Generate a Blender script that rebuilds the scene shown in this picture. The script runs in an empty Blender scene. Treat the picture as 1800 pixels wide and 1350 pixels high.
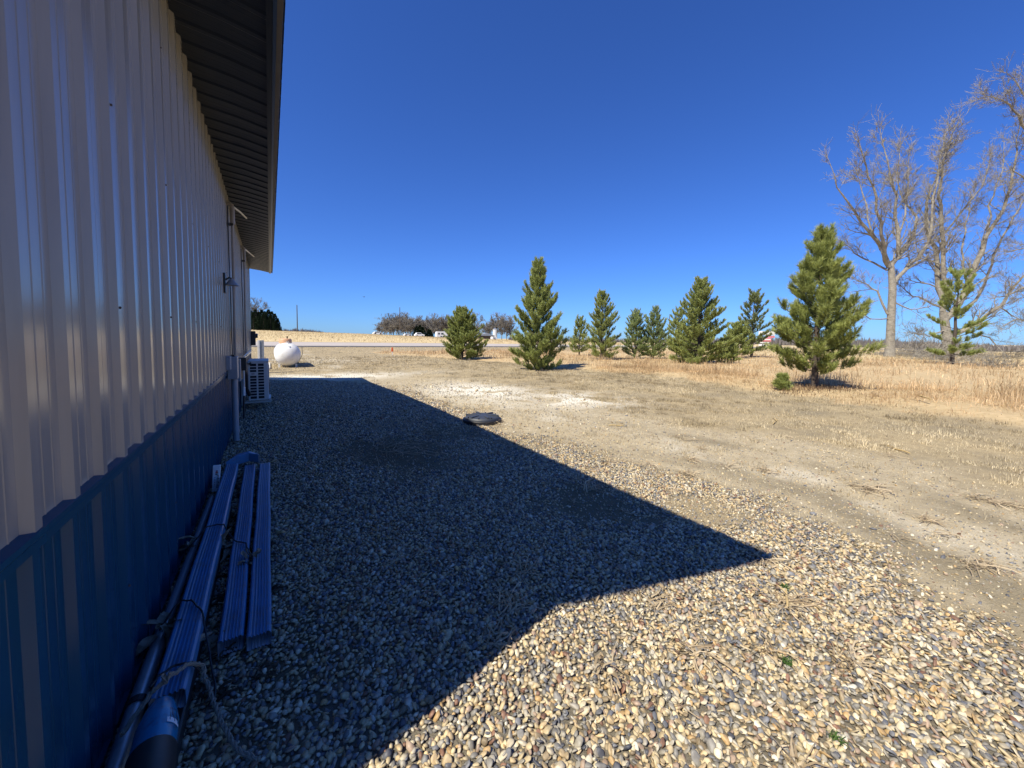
import bpy, math, random
import numpy as np
from mathutils import Vector, Matrix
rng = np.random.default_rng(7)
random.seed(7)
scene = bpy.context.scene
COL = scene.collection
R = math.radians

# ------------------------------------------------------------------ basics
def tag(o, label=None, cat=None, group=None, kind=None):
    if label: o['label'] = label
    if cat: o['category'] = cat
    if group: o['group'] = group
    if kind: o['kind'] = kind
    return o

def empty(name, loc=(0, 0, 0), rz=0, label=None, cat=None, group=None):
    o = bpy.data.objects.new(name, None)
    o.empty_display_size = .1
    COL.objects.link(o); o.location = loc; o.rotation_euler = (0, 0, rz)
    return tag(o, label, cat, group)

def link(name, me, mat=None, parent=None):
    o = bpy.data.objects.new(name, me)
    COL.objects.link(o)
    if mat: me.materials.append(mat)
    if parent: o.parent = parent
    return o

def mesh_np(name, V, F, mat=None, parent=None, smooth=False, col=None, cols=None):
    """V (n,3), F (m,k) constant-size faces; col = per-vertex rgb"""
    V = np.asarray(V, np.float32); F = np.asarray(F, np.int32)
    me = bpy.data.meshes.new(name)
    me.vertices.add(len(V)); me.vertices.foreach_set('co', V.ravel())
    k = F.shape[1]
    me.loops.add(F.size); me.loops.foreach_set('vertex_index', F.ravel())
    me.polygons.add(len(F))
    me.polygons.foreach_set('loop_start', np.arange(0, F.size, k, dtype=np.int32))
    me.polygons.foreach_set('loop_total', np.full(len(F), k, np.int32))
    me.polygons.foreach_set('use_smooth', np.full(len(F), smooth, bool))
    for nm, c in ([('col', col)] if col is not None else []) + list((cols or {}).items()):
        a = me.color_attributes.new(nm, 'FLOAT_COLOR', 'POINT')
        c4 = np.ones((len(V), 4), np.float32); c4[:, :c.shape[1]] = c
        a.data.foreach_set('color', c4.ravel())
    me.update(calc_edges=True)
    return link(name, me, mat, parent)

class MB:
    """collects polygons, builds one mesh object"""
    def __init__(s): s.v = []; s.f = []
    def add(s, vs, fs):
        n = len(s.v); s.v += [tuple(p) for p in vs]; s.f += [tuple(i + n for i in f) for f in fs]; return s
    def box(s, a, b, M=None):
        x0, y0, z0 = a; x1, y1, z1 = b
        vs = [(x0,y0,z0),(x1,y0,z0),(x1,y1,z0),(x0,y1,z0),(x0,y0,z1),(x1,y0,z1),(x1,y1,z1),(x0,y1,z1)]
        if M: vs = [M @ Vector(v) for v in vs]
        return s.add(vs, [(3,2,1,0),(4,5,6,7),(0,1,5,4),(1,2,6,5),(2,3,7,6),(3,0,4,7)])
    def tube(s, pts, rad, n=8, cap=True, tw=0.0):
        pts = [Vector(p) for p in pts]
        if not hasattr(rad, '__len__'): rad = [rad] * len(pts)
        up = Vector((0, 0, 1)); base = len(s.v); prev = None
        for i, p in enumerate(pts):
            t = (pts[min(i+1, len(pts)-1)] - pts[max(i-1, 0)]).normalized()
            if prev is None:
                a = t.cross(up)
                if a.length < 1e-3: a = t.cross(Vector((1, 0, 0)))
            else:
                a = prev - t * prev.dot(t)
            a.normalize(); prev = a; b = t.cross(a)
            for k in range(n):
                an = 2 * math.pi * k / n + tw * i
                s.v.append(tuple(p + (a * math.cos(an) + b * math.sin(an)) * rad[i]))
        for i in range(len(pts) - 1):
            for k in range(n):
                q = base + i * n; k2 = (k + 1) % n
                s.f.append((q + k, q + k2, q + n + k2, q + n + k))
        if cap:
            s.f.append(tuple(base + k for k in range(n))[::-1])
            s.f.append(tuple(base + (len(pts)-1)*n + k for k in range(n)))
        return s
    def lathe(s, prof, c=(0,0,0), n=24, M=None, cap=True):
        base = len(s.v)
        for r, z in prof:
            for k in range(n):
                a = 2*math.pi*k/n; v = Vector((r*math.cos(a), r*math.sin(a), z))
                if M: v = M @ v
                s.v.append((v[0]+c[0], v[1]+c[1], v[2]+c[2]))
        for i in range(len(prof)-1):
            for k in range(n):
                k2 = (k+1) % n; q = base+i*n
                s.f.append((q+k, q+k2, q+n+k2, q+n+k))
        if cap:
            s.f.append(tuple(base+k for k in range(n))[::-1]); s.f.append(tuple(base+(len(prof)-1)*n+k for k in range(n)))
        return s
    def prism(s, poly, y0, y1, ax=1):
        """poly of (u,v) extruded on axis ax (1: poly in XZ along Y; 2: poly in XY along Z; 0: poly in YZ along X)"""
        n = len(poly)
        def P(u, v, w): return (u, w, v) if ax == 1 else ((u, v, w) if ax == 2 else (w, u, v))
        vs = [P(u, v, y0) for u, v in poly] + [P(u, v, y1) for u, v in poly]
        fs = [(i, (i+1) % n, n+(i+1) % n, n+i) for i in range(n)] + [tuple(range(n))[::-1], tuple(range(n, 2*n))]
        return s.add(vs, fs)
    def build(s, name, mat=None, parent=None, smooth=False, bevel=0, recalc=True):
        me = bpy.data.meshes.new(name)
        me.from_pydata(s.v, [], s.f); me.update()
        o = link(name, me, mat, parent)
        if recalc:
            import bmesh
            bm = bmesh.new(); bm.from_mesh(me); bmesh.ops.recalc_face_normals(bm, faces=bm.faces); bm.to_mesh(me); bm.free()
        if smooth:
            me.polygons.foreach_set('use_smooth', [True]*len(me.polygons))
            try: me.set_sharp_from_angle(angle=R(40))
            except Exception: pass
        if bevel:
            m = o.modifiers.new('bevel', 'BEVEL'); m.width = bevel; m.segments = 2; m.limit_method = 'ANGLE'
        return o

# ------------------------------------------------------------------ materials
def nmat(name):
    m = bpy.data.materials.new(name); m.use_nodes = True
    nt = m.node_tree; b = nt.nodes['Principled BSDF']
    return m, nt, b
def N(nt, t, **kw):
    n = nt.nodes.new(t)
    for k, v in kw.items():
        if k in n.inputs: n.inputs[k].default_value = v
        else: setattr(n, k, v)
    return n
def L(nt, a, b): nt.links.new(a, b)
def c4(c): return (c[0], c[1], c[2], 1)
def mix(nt, fac, a, b, mode='MIX'):
    n = nt.nodes.new('ShaderNodeMix'); n.data_type = 'RGBA'; n.blend_type = mode
    for s, v in ((0, fac), (6, a), (7, b)):
        if hasattr(v, 'is_linked'): L(nt, v, n.inputs[s])
        elif s == 0: n.inputs[0].default_value = v
        else: n.inputs[s].default_value = c4(v)
    return n.outputs[2]
def noise(nt, scale, detail=4, rough=.55, vec=None, stretch=None, dist=0):
    tc = nt.nodes.new('ShaderNodeTexCoord'); src = tc.outputs['Object']
    if stretch:
        mp = N(nt, 'ShaderNodeMapping'); mp.inputs['Scale'].default_value = stretch; L(nt, src, mp.inputs['Vector']); src = mp.outputs[0]
    n = N(nt, 'ShaderNodeTexNoise', Scale=scale, Detail=detail, Roughness=rough, Distortion=dist); L(nt, src, n.inputs['Vector'])
    return n.outputs['Fac']
def ramp(nt, src, pts):
    n = nt.nodes.new('ShaderNodeValToRGB'); L(nt, src, n.inputs['Fac'])
    e = n.color_ramp.elements
    while len(e) < len(pts): e.new(0.5)
    for i, (p, c) in enumerate(pts):
        e[i].position = p; e[i].color = c4(c) if hasattr(c, '__len__') else (c, c, c, 1)
    return n.outputs['Color']
def bump(nt, b, src, strength=.3, dist=.01):
    n = N(nt, 'ShaderNodeBump', Strength=strength, Distance=dist); L(nt, src, n.inputs['Height']); L(nt, n.outputs[0], b.inputs['Normal'])

def simple(name, c, rough=.5, var=.25, scale=6, metallic=0, spec=.5, bs=.15, bscale=60, bd=.002, dirt=None, coat=0):
    m, nt, b = nmat(name)
    c2 = tuple(x * (1 - var) for x in c)
    col = mix(nt, ramp(nt, noise(nt, scale, 5), [(.3, 0.), (.7, 1.)]), c, c2)
    if dirt:
        col = mix(nt, ramp(nt, noise(nt, scale * 2.3, 6, .65), [(.5, 0.), (.72, .8)]), col, dirt)
    L(nt, col, b.inputs['Base Color'])
    b.inputs['Roughness'].default_value = rough; b.inputs['Metallic'].default_value = metallic
    b.inputs['Specular IOR Level'].default_value = spec; b.inputs['Coat Weight'].default_value = coat
    if bs: bump(nt, b, noise(nt, bscale, 4), bs, bd)
    return m
def attrmat(name, rough=.7, spec=.3, trans=0, bs=0, bscale=80, mul=None):
    m, nt, b = nmat(name)
    a = nt.nodes.new('ShaderNodeAttribute'); a.attribute_name = 'col'
    out = a.outputs['Color']
    if mul: out = mix(nt, ramp(nt, noise(nt, mul, 4), [(.3, 0.), (.75, 1.)]), out, (.55, .52, .5), 'MULTIPLY')
    L(nt, out, b.inputs['Base Color'])
    b.inputs['Roughness'].default_value = rough; b.inputs['Specular IOR Level'].default_value = spec
    if trans:
        t = nt.nodes.new('ShaderNodeBsdfTranslucent'); L(nt, out, t.inputs['Color'])
        mx = nt.nodes.new('ShaderNodeMixShader'); mx.inputs[0].default_value = trans
        L(nt, b.outputs[0], mx.inputs[1]); L(nt, t.outputs[0], mx.inputs[2]); L(nt, mx.outputs[0], nt.nodes['Material Output'].inputs['Surface'])
    if bs: bump(nt, b, noise(nt, bscale, 3), bs, .004)
    return m

def steel(name, c, rough, dusty=.15, spec=.55):
    m, nt, b = nmat(name)
    st = noise(nt, 2.2, 4, .6, stretch=(6, 6, .7))
    col = mix(nt, ramp(nt, st, [(.35, 0.), (.75, 1.)]), c, tuple(x*.84 for x in c))
    # dust thrown up at the foot of the wall and streaks
    dust = ramp(nt, noise(nt, 9, 6, .7, stretch=(3, 3, .2)), [(.5, 0.), (.95, dusty)])
    col = mix(nt, dust, col, (.23, .22, .2))
    L(nt, col, b.inputs['Base Color'])
    L(nt, ramp(nt, noise(nt, 1.2, 1, .3, stretch=(1, 1, .3)), [(.3, rough*.9), (.8, rough*1.2)]), b.inputs['Roughness'])
    b.inputs['Specular IOR Level'].default_value = spec
    bump(nt, b, noise(nt, .9, 0, .3, stretch=(1, 1, .3)), .10, .02)
    return m
M = {}
M['beige'] = steel('beige painted steel', (.31, .292, .268), .18)
M['blue'] = steel('blue painted steel', (.010, .062, .125), .2, .03, .25)
M['soffit'] = simple('soffit steel', (.020, .026, .038), .38, .15, 3, bs=.05, spec=.3)
M['trim_light'] = simple('light trim', (.2, .185, .16), .25, .12)
M['bronze'] = simple('dark roof edge', (.26, .225, .19), .4, .2)
M['roofblue'] = simple('roof steel', (.03, .06, .14), .35, .15)
M['ds_blue'] = simple('downspout blue', (.085, .24, .46), .3, .2, 9, spec=.45, dirt=(.14, .17, .21))
M['ds_in'] = simple('downspout inside', (.52, .55, .60), .45, .3, 20)
M['black'] = simple('black plastic', (.018, .018, .02), .5, .3, 20)
M['rubber'] = simple('weathered black plastic', (.045, .052, .066), .5, .3, 12)
M['pvc'] = simple('grey conduit', (.27, .3, .34), .4, .15, 8)
M['pvcw'] = simple('white conduit', (.62, .62, .6), .4, .12, 8)
M['tan_pipe'] = simple('tan vent pipe', (.33, .29, .25), .45, .2, 8)
M['white'] = simple('white paint', (.78, .78, .77), .35, .05, 3, dirt=(.6, .58, .52))
M['offwhite'] = simple('off white casing', (.56, .58, .58), .42, .08, 4)
M['darkhole'] = simple('dark recess', (.012, .013, .016), .7, .2)
M['galv'] = simple('galvanised steel', (.55, .57, .58), .38, .2, 25, metallic=.75)
M['lid_tan'] = simple('tan tank hood', (.62, .36, .2), .5, .2, 5)
M['bottle'] = simple('blue bottle', (.012, .22, .42), .25, .2, 12, spec=.6, dirt=(.04, .07, .12))
M['label'] = simple('paper label', (.8, .82, .84), .55, .1, 30)
M['ink'] = simple('dark ink', (.05, .05, .06), .6, .1)
M['inkred'] = simple('red ink', (.35, .06, .05), .6, .1)
M['rope'] = simple('rope', (.30, .26, .20), .85, .4, 120, bs=.6, bscale=200, bd=.004)
M['husk'] = simple('corn husk', (.30, .24, .165), .7, .5, 30)
M['bark'] = simple('pine bark', (.10, .075, .055), .9, .5, 25, bs=.8, bscale=40, bd=.02)
M['greybark'] = simple('grey bark', (.33, .30, .24), .9, .4, 3, bs=1., bscale=9, bd=.12, dirt=(.17, .14, .115))
M['needles'] = attrmat('needles', .5, .3, .3)
M['blades'] = attrmat('dry blades', .75, .2, .25)
M['pebble'] = attrmat('pebbles', .55, .4, 0, mul=55)
M['farwood'] = attrmat('far twigs', .9, .1)
M['treebark'] = M['greybark']
M['farbark'] = simple('distant bark', (.21, .19, .16), .9, .3, 2)
M['concrete'] = simple('concrete', (.5, .48, .44), .8, .2, 6, bs=.3)
M['orange'] = simple('orange paint', (.75, .13, .03), .5, .1)
M['glass'] = simple('dark glass', (.03, .04, .05), .1, .1, spec=.8, bs=0)
M['redpaint'] = simple('red paint', (.62, .19, .21), .5, .15)
M['stalk'] = simple('dry corn stalk', (.52, .38, .17), .7, .3, 60)

# ------------------------------------------------------------------ numeric helpers
def vnoise(x, y, s, seed=0):
    x = np.asarray(x, float) * s; y = np.asarray(y, float) * s
    xi = np.floor(x).astype(np.int64); yi = np.floor(y).astype(np.int64); fx = x - xi; fy = y - yi
    fx = fx*fx*(3-2*fx); fy = fy*fy*(3-2*fy)
    def h(a, b):
        n = (a * 374761393 + b * 668265263 + seed * 1442695041) & 0xffffffff
        n = ((n ^ (n >> 13)) * 1274126177) & 0xffffffff
        return ((n ^ (n >> 16)) & 0xffff) / 65535.
    return (h(xi, yi)*(1-fx)+h(xi+1, yi)*fx)*(1-fy) + (h(xi, yi+1)*(1-fx)+h(xi+1, yi+1)*fx)*fy
def fbm(x, y, s, seed=0, o=4):
    t = 0; a = .5; w = 0
    for i in range(o): t = t + a*vnoise(x, y, s*2**i, seed+i*17); w += a; a *= .55
    return t / w
def sstep(x, a, b): t = np.clip((x-a)/(b-a), 0, 1); return t*t*(3-2*t)

def pad_edge(Y): return np.interp(Y, [-3, .2, .8, 1.6, 2.6, 3.6, 4.8, 7, 12, 14, 15.2], [2.5, 2.85, 3.25, 3.85, 3.75, 3.4, 3.25, 3.1, 3.2, 2.7, 1.4])
def tall_edge(Y): return np.interp(Y, [-12, 1, 2.6, 4.7, 9.4, 14.5, 22, 31, 33], [8.6, 10.8, 11.4, 11.8, 13.2, 12.3, 11.6, 9, 8.2])
def gz(X, Y):
    X = np.asarray(X, float); Y = np.asarray(Y, float)
    zc = np.interp(X, [-400, -5, 30, 87, 150, 400], [3.8, 3.2, 2.5, .6, -.6, -1.6])
    S = np.interp(Y, [40, 50, 60, 80, 150, 300, 700], [0, .07, .2, .45, 1, .75, .3])
    z = zc*S - .15*np.exp(-((X-3.0)**2+(Y-14)**2)/9.)
    z = z - 1.2*sstep(X, 80, 260)*(1-S) 
    near = np.exp(-((X-4)**2+(Y-6)**2)/900.)
    z = z + near*(fbm(X, Y, .35, 3, 3)-.5)*.10*sstep(X, 1.2, 4.) + near*(fbm(X, Y, 1.4, 9, 3)-.5)*.05*sstep(X, 2.8, 5)
    z = z + near*(fbm(X, Y, 1.1, 21, 2)-.5)*.02
    tall = sstep(X-tall_edge(Y), 0, 1.5)*sstep(-Y, -40, -36)
    return z + tall*near*.12
def masks(X, Y):
    n1 = fbm(X, Y, 1.6, 5); n2 = fbm(X, Y, .5, 8); n3 = fbm(X, Y, 5., 31)
    w = (n1-.5)*1.2
    pad = 1-sstep(X-pad_edge(Y)+w, -.25, .30)
    pad = pad*(1-sstep(Y, 14.9, 15.5))*sstep(X, -.9, -.6)
    # bare dirt spots inside the gravel
    for cx, cy, r, q in ((1.35, 4.9, .85, .9), (2.3, 5.6, .6, .8), (2.45, 2.55, .5, .88), (1.9, 6.5, .6, .6), (1.0, 8.2, .7, .5), (2.9, 4.6, .5, .6), (.1, 1.9, .3, .3), (3.2, 1.9, .4, .75)):
        d = np.hypot((X-cx), (Y-cy)*.8)/r + (n3-.5)*1.3+(n1-.5)*.8
        pad = pad*(1-q*(1-sstep(d, .45, 1.15)))
    e = X-pad_edge(Y)
    lane = sstep(e+w, -.1, .3)*(1-sstep(e+w*1.2+(n2-.5)*1.5, 2.2, 3.6))*(1-sstep(Y, 13, 19))
    pale = (1-sstep(np.abs(e-1.0+(n2-.5)*1.6), .25, .8))*sstep(n1, .4, .7)*.34*(.4+.6*sstep(n3, .35, .6))
    pale = np.maximum(pale, np.exp(-(((X-4.9)/1.3)**2+((Y-9.8)/2.2)**2))*sstep(n1, .22, .45)*1.2)
    pale = np.maximum(pale, np.exp(-(((X-6.2)/1.2)**2+((Y-7.2)/1.2)**2))*sstep(n1, .35, .55)*1.1)
    pale = np.maximum(pale, np.exp(-(((X-1.5)/3.5)**2+((Y-16.2)/1.0)**2))*sstep(n1, .2, .5)*1.0)
    pale = np.maximum(pale, np.exp(-(((X-1.5)/3.)**2+((Y-26)/2.6)**2))*sstep(n1, .35, .6)*.6)
    dark = (1-sstep(np.abs(e-1.75+(n2-.5)*.7), .12, .5))*sstep(n2, .35, .6)*(1-sstep(Y, 2.5, 6))
    dark = np.maximum(dark, (1-sstep(np.abs(e-.45+(n2-.5)*.9), .1, .4))*.5*(1-sstep(Y, 1, 5)))
    for cx, cy, r, q in ((1.35, 4.9, .9, .9), (2.3, 5.6, .6, .7), (2.45, 2.55, .55, .8), (.1, 1.9, .3, .8)):
        dark = np.maximum(dark, q*(1-sstep(np.hypot(X-cx, (Y-cy)*.8)/r+(n3-.5)*1.2, .4, 1.1)))
    tall = sstep(X-tall_edge(Y)+(n1-.5)*1.4, -.3, .5)*(1-sstep(Y+(n1-.5)*3, 38, 42))
    field = np.maximum(sstep(X+(n2-.5)*3, 44, 47)*(1-sstep(Y, 44, 46)), sstep(Y, 61, 62))
    return dict(pad=pad, lane=lane, pale=np.clip(pale, 0, 1), dark=np.clip(dark, 0, 1), tall=tall, field=field)

# ------------------------------------------------------------------ ground (one sheet)
xs = np.unique(np.concatenate([-np.geomspace(14, 3000, 26), np.linspace(-14, -1, 20), np.arange(-.9, 8.01, .09), np.arange(8.2, 20, .25), np.arange(20, 60, 1.), np.arange(60, 160, 5.), [30, 87, 150, 400], np.geomspace(165, 3500, 22)]))
ys = np.unique(np.concatenate([-np.geomspace(6, 2500, 20), np.linspace(-6, -.6, 14), np.arange(-.5, 11.01, .09), np.arange(11.2, 26, .22), np.arange(26, 40, .6), np.arange(40, 64, 1.), np.arange(65, 160, 4.), [150, 300, 700], np.geomspace(165, 3500, 24)]))
GX, GY = np.meshgrid(xs, ys)
GZ = gz(GX, GY); mk = masks(GX, GY)
V = np.stack([GX.ravel(), GY.ravel(), GZ.ravel()], 1)
nx, ny = len(xs), len(ys)
idx = np.arange(nx*ny).reshape(ny, nx)
F = np.stack([idx[:-1, :-1].ravel(), idx[:-1, 1:].ravel(), idx[1:, 1:].ravel(), idx[1:, :-1].ravel()], 1)
mA = np.stack([mk['pad'].ravel(), mk['lane'].ravel(), mk['pale'].ravel()], 1)
mB = np.stack([mk['dark'].ravel(), mk['tall'].ravel(), mk['field'].ravel()], 1)

def ground_mat():
    m, nt, b = nmat('ground')
    A = nt.nodes.new('ShaderNodeAttribute'); A.attribute_name = 'mA'; sa = nt.nodes.new('ShaderNodeSeparateColor'); L(nt, A.outputs['Color'], sa.inputs[0])
    B = nt.nodes.new('ShaderNodeAttribute'); B.attribute_name = 'mB'; sb = nt.nodes.new('ShaderNodeSeparateColor'); L(nt, B.outputs['Color'], sb.inputs[0])
    n_f = noise(nt, 90, 5, .7); n_m = noise(nt, 7, 6, .65); n_l = noise(nt, .9, 5, .6)
    grit = noise(nt, 38, 3, .8)
    # mown dormant turf
    turf = mix(nt, ramp(nt, n_m, [(.35, 0.), (.65, 1.)]), (.38, .30, .175), (.55, .44, .26))
    turf = mix(nt, ramp(nt, n_f, [(.35, 0.), (.7, 1.)]), turf, (.21, .17, .105), 'MIX')
    turf = mix(nt, ramp(nt, n_l, [(.42, 0.), (.66, .85)]), turf, (.24, .20, .13))
    dirt = mix(nt, ramp(nt, n_m, [(.3, 0.), (.7, 1.)]), (.34, .28, .18), (.50, .42, .28))
    dirt = mix(nt, ramp(nt, grit, [(.6, 0.), (.68, .75)]), dirt, (.58, .53, .43))
    dirt = mix(nt, ramp(nt, n_f, [(.3, .5), (.5, 0.)]), dirt, (.13, .115, .08))
    col = mix(nt, sa.outputs[1], turf, dirt)
    palec = mix(nt, ramp(nt, grit, [(.35, 0.), (.6, 1.)]), (.52, .48, .38), (.82, .79, .68))
    col = mix(nt, sa.outputs[2], col, palec)
    darkc = mix(nt, ramp(nt, grit, [(.62, 0.), (.7, .7)]), (.125, .105, .065), (.4, .36, .27))
        # soil below the pebbles
    col = mix(nt, sa.outputs[0], col, (.17, .15, .115))
    col = mix(nt, sb.outputs[0], col, darkc)
    tallc = mix(nt, ramp(nt, n_m, [(.3, 0.), (.7, 1.)]), (.40, .30, .16), (.56, .43, .25))
    col = mix(nt, sb.outputs[1], col, tallc)
    fs = noise(nt, .5, 6, .75, stretch=(1, 2.2, 1)); ff = noise(nt, 3., 5, .8)
    fieldc = mix(nt, ramp(nt, fs, [(.35, 0.), (.65, 1.)]), (.46, .36, .2), (.6, .48, .27))
    fieldc = mix(nt, ramp(nt, ff, [(.55, 0.), (.7, .6)]), fieldc, (.66, .56, .35))
    fieldc = mix(nt, ramp(nt, ff, [(.3, .5), (.45, 0.)]), fieldc, (.24, .18, .10))
    col = mix(nt, sb.outputs[2], col, fieldc)
    L(nt, col, b.inputs['Base Color'])
    b.inputs['Roughness'].default_value = .95; b.inputs['Specular IOR Level'].default_value = .15
    mx = N(nt, 'ShaderNodeMath', operation='ADD'); L(nt, n_f, mx.inputs[0]); L(nt, grit, mx.inputs[1])
    bump(nt, b, mx.outputs[0], .6, .025)
    return m
M['ground'] = ground_mat()
ground = mesh_np('ground', V, F, M['ground'], smooth=True, cols={'mA': mA, 'mB': mB}); tag(ground, kind='structure')

def strip(name, y0, y1, dz, mat):
    YY = np.unique(np.concatenate([[y0, y1], ys[(ys > y0) & (ys < y1)]]))
    X, Y = np.meshgrid(xs[(xs > -900) & (xs < 900)], YY); Z = gz(X, Y)+dz
    n = X.shape; id_ = np.arange(X.size).reshape(n)
    return mesh_np(name, np.stack([X.ravel(), Y.ravel(), Z.ravel()], 1), np.stack([id_[:-1, :-1].ravel(), id_[:-1, 1:].ravel(), id_[1:, 1:].ravel(), id_[1:, :-1].ravel()], 1), mat, smooth=True)
M['road'] = simple('pale asphalt', (.42, .375, .335), .9, .12, .4, bs=.2)
M['shoulder'] = simple('dark shoulder', (.10, .095, .09), .9, .3, .6, bs=.2)
tag(strip('road', 52, 60, .03, M['road']), kind='structure')
tag(strip('road_shoulder', 50, 52, .026, M['shoulder']), kind='structure')

# ------------------------------------------------------------------ pebbles
PAL = np.array([(.60,.49,.29),(.66,.58,.41),(.60,.46,.26),(.52,.35,.16),(.38,.35,.28),(.24,.23,.205),(.13,.135,.15),(.20,.205,.215),(.25,.14,.09),(.42,.31,.22),(.69,.64,.50),(.32,.25,.15)])
PW = np.array([.20,.14,.12,.04,.16,.11,.05,.07,.03,.05,.03,.09]); PW = PW/PW.sum()
import bmesh
def ico(sub):
    bm = bmesh.new(); bmesh.ops.create_icosphere(bm, subdivisions=sub, radius=1)
    v = np.array([x.co[:] for x in bm.verts]); f = np.array([[q.index for q in p.verts] for p in bm.faces]); bm.free(); return v, f
def stones(P, rad, sub, flat=.62):
    v0, f0 = ico(sub); n = len(P)
    s = rad[:, None]*np.stack([rng.uniform(.8, 1.35, n), rng.uniform(.65, 1.0, n), flat*rng.uniform(.7, 1.15, n)], 1)
    v = v0[None]*(1+.16*np.sin(np.einsum('vk,nk->nv', v0, rng.normal(0, 1.8, (n, 3)))+rng.uniform(0, 6, (n, 1)))[..., None])
    for q in range(5 if sub == 2 else 3):      # worn flats
        nn = rng.normal(0, 1, (n, 3)); nn /= np.linalg.norm(nn, axis=1, keepdims=True); tq = rng.uniform(.45, .85, (n, 1))
        ex = np.maximum(np.einsum('nvk,nk->nv', v, nn)-tq, 0); v = v-ex[..., None]*nn[:, None, :]
    v = v*1.12*s[:, None, :]
    ax = rng.normal(0, .42, (n, 2)); a = rng.uniform(0, 2*np.pi, n)
    ca, sa_ = np.cos(a)[:, None], np.sin(a)[:, None]
    x = v[..., 0]*ca-v[..., 1]*sa_; y = v[..., 0]*sa_+v[..., 1]*ca; z = v[..., 2]+x*ax[:, :1]+y*ax[:, 1:]
    v = np.stack([x, y, z], -1)+P[:, None, :]
    f = f0[None]+(np.arange(n)*len(v0))[:, None, None]
    ci = rng.choice(len(PAL), n, p=PW); c = np.minimum(PAL[ci]*rng.uniform(.75, 1.15, (n, 1)), .8)
    return v.reshape(-1, 3), f.reshape(-1, 3), np.repeat(c, len(v0), 0)
def scatter(x0, x1, y0, y1, sp):
    X, Y = np.meshgrid(np.arange(x0, x1, sp), np.arange(y0, y1, sp)); X = X.ravel()+rng.uniform(-.5, .5, X.size)*sp*1.2; Y = Y.ravel()+rng.uniform(-.5, .5, Y.size)*sp*1.2
    return X, Y
sets = []
def peb(x0, x1, y0, y1, sp, sub, keep, rscale):
    X, Y = scatter(x0, x1, y0, y1, sp)
    m = masks(X, Y)['pad']; m = m**.7; spill = .07*(1-sstep(X-pad_edge(Y), 0, 2.2))
    k = rng.random(X.size) < np.maximum(m*keep, spill)
    # only what the view can hold
    k &= (X > -.50) & (Y > -.62*X-.1)
    X, Y, m = X[k], Y[k], m[k]
    rad = sp*rscale*np.exp(rng.normal(0, .22, X.size))*(.55+.45*m)
    Z = gz(X, Y)+rad*.25+rng.uniform(-.004, .010, X.size)*m
    sets.append(stones(np.stack([X, Y, Z], 1), rad, sub))
peb(-.5, 4.8, -2.6, 1.2, .0165, 2, 1, .64)
peb(-.5, 4.8, 1.2, 3.2, .0170, 1, 1, .67)
peb(-.5, 4.8, 3.2, 7., .0205, 1, 1, .65)
peb(-.5, 4.8, 7., 15.6, .028, 1, 1, .64)
def grit(x0, x1, y0, y1, sp, size, pr):
    X, Y = scatter(x0, x1, y0, y1, sp); m = masks(X, Y)
    k = (rng.random(X.size) < pr*np.maximum(m['lane'], m['pale'])*(1-m['pad'])*(.15+.85*fbm(X, Y, 1.2, 61, 3))) & (Y > -.62*X-.1)
    X, Y = X[k], Y[k]; rad = size*np.exp(rng.normal(0, .45, X.size)); sets.append(stones(np.stack([X, Y, gz(X, Y)+rad*.2], 1), rad, 1))
grit(2.4, 7.2, -2.5, 4.5, .028, .0055, .8)
grit(2.4, 9, 4.5, 13, .055, .010, .8)
V = []; F = []; Cc = []; n = 0
for v, f, c in sets: V.append(v); F.append(f+n); Cc.append(c); n += len(v)
o = mesh_np('river_pebbles', np.concatenate(V), np.concatenate(F), M['pebble'], smooth=True, col=np.concatenate(Cc))
tag(o, 'bed of mixed cream, tan and grey river pebbles beside the metal wall', 'gravel', kind='stuff')

# ------------------------------------------------------------------ dry grass blades
def blades(name, X, Y, h, w, colA, colB, label, cat, lean=.6, zoff=0, curl=True):
    n = len(X); Z = gz(X, Y)+zoff
    a = rng.uniform(0, 2*np.pi, n); w = w*rng.uniform(.6, 1.3, n); h = h*rng.uniform(.5, 1.25, n)
    dx = np.cos(a)*w; dy = np.sin(a)*w
    la = rng.uniform(0, 2*np.pi, n); lm = h*np.abs(rng.normal(0, lean, n))
    bx, by = np.cos(la)*lm, np.sin(la)*lm
    hz = np.sqrt(np.maximum(h*h-np.minimum(lm, h*.97)**2, (.12*h)**2))
    P0 = np.stack([X-dx, Y-dy, Z-.01], 1); P1 = np.stack([X+dx, Y+dy, Z-.01], 1)
    t = rng.random((n, 1)); c = np.array(colA)*(1-t)+np.array(colB)*t; c = c*rng.uniform(.75, 1.2, (n, 1))
    pf = sstep(fbm(X, Y, .55, 140, 4), .3, .7)[:, None]; pg = sstep(fbm(X, Y, 1.9, 150, 3), .3, .7)[:, None]
    c = c*(.72+.4*pf)*(.85+.25*pg)*(1-np.array([0, .04, .10])*(1-pf))
    if curl:
        mx, my, mz = X+bx*.4, Y+by*.4, Z+hz*.65
        P2 = np.stack([mx+dx*.7, my+dy*.7, mz], 1); P3 = np.stack([mx-dx*.7, my-dy*.7, mz], 1); P4 = np.stack([X+bx*1.15, Y+by*1.15, Z+hz], 1)
        V = np.stack([P0, P1, P2, P3, P4], 1).reshape(-1, 3); b = np.arange(n)*5
        F = np.concatenate([np.stack([b, b+1, b+2], 1), np.stack([b, b+2, b+3], 1), np.stack([b+3, b+2, b+4], 1)]); c = np.repeat(c, 5, 0)
    else:
        P2 = np.stack([X+bx, Y+by, Z+hz], 1); V = np.stack([P0, P1, P2], 1).reshape(-1, 3); b = np.arange(n)*3
        F = np.stack([b, b+1, b+2], 1); c = np.repeat(c, 3, 0)
    o = mesh_np(name, V, F, M['blades'], col=c); tag(o, label, cat, kind='stuff'); return o
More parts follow.
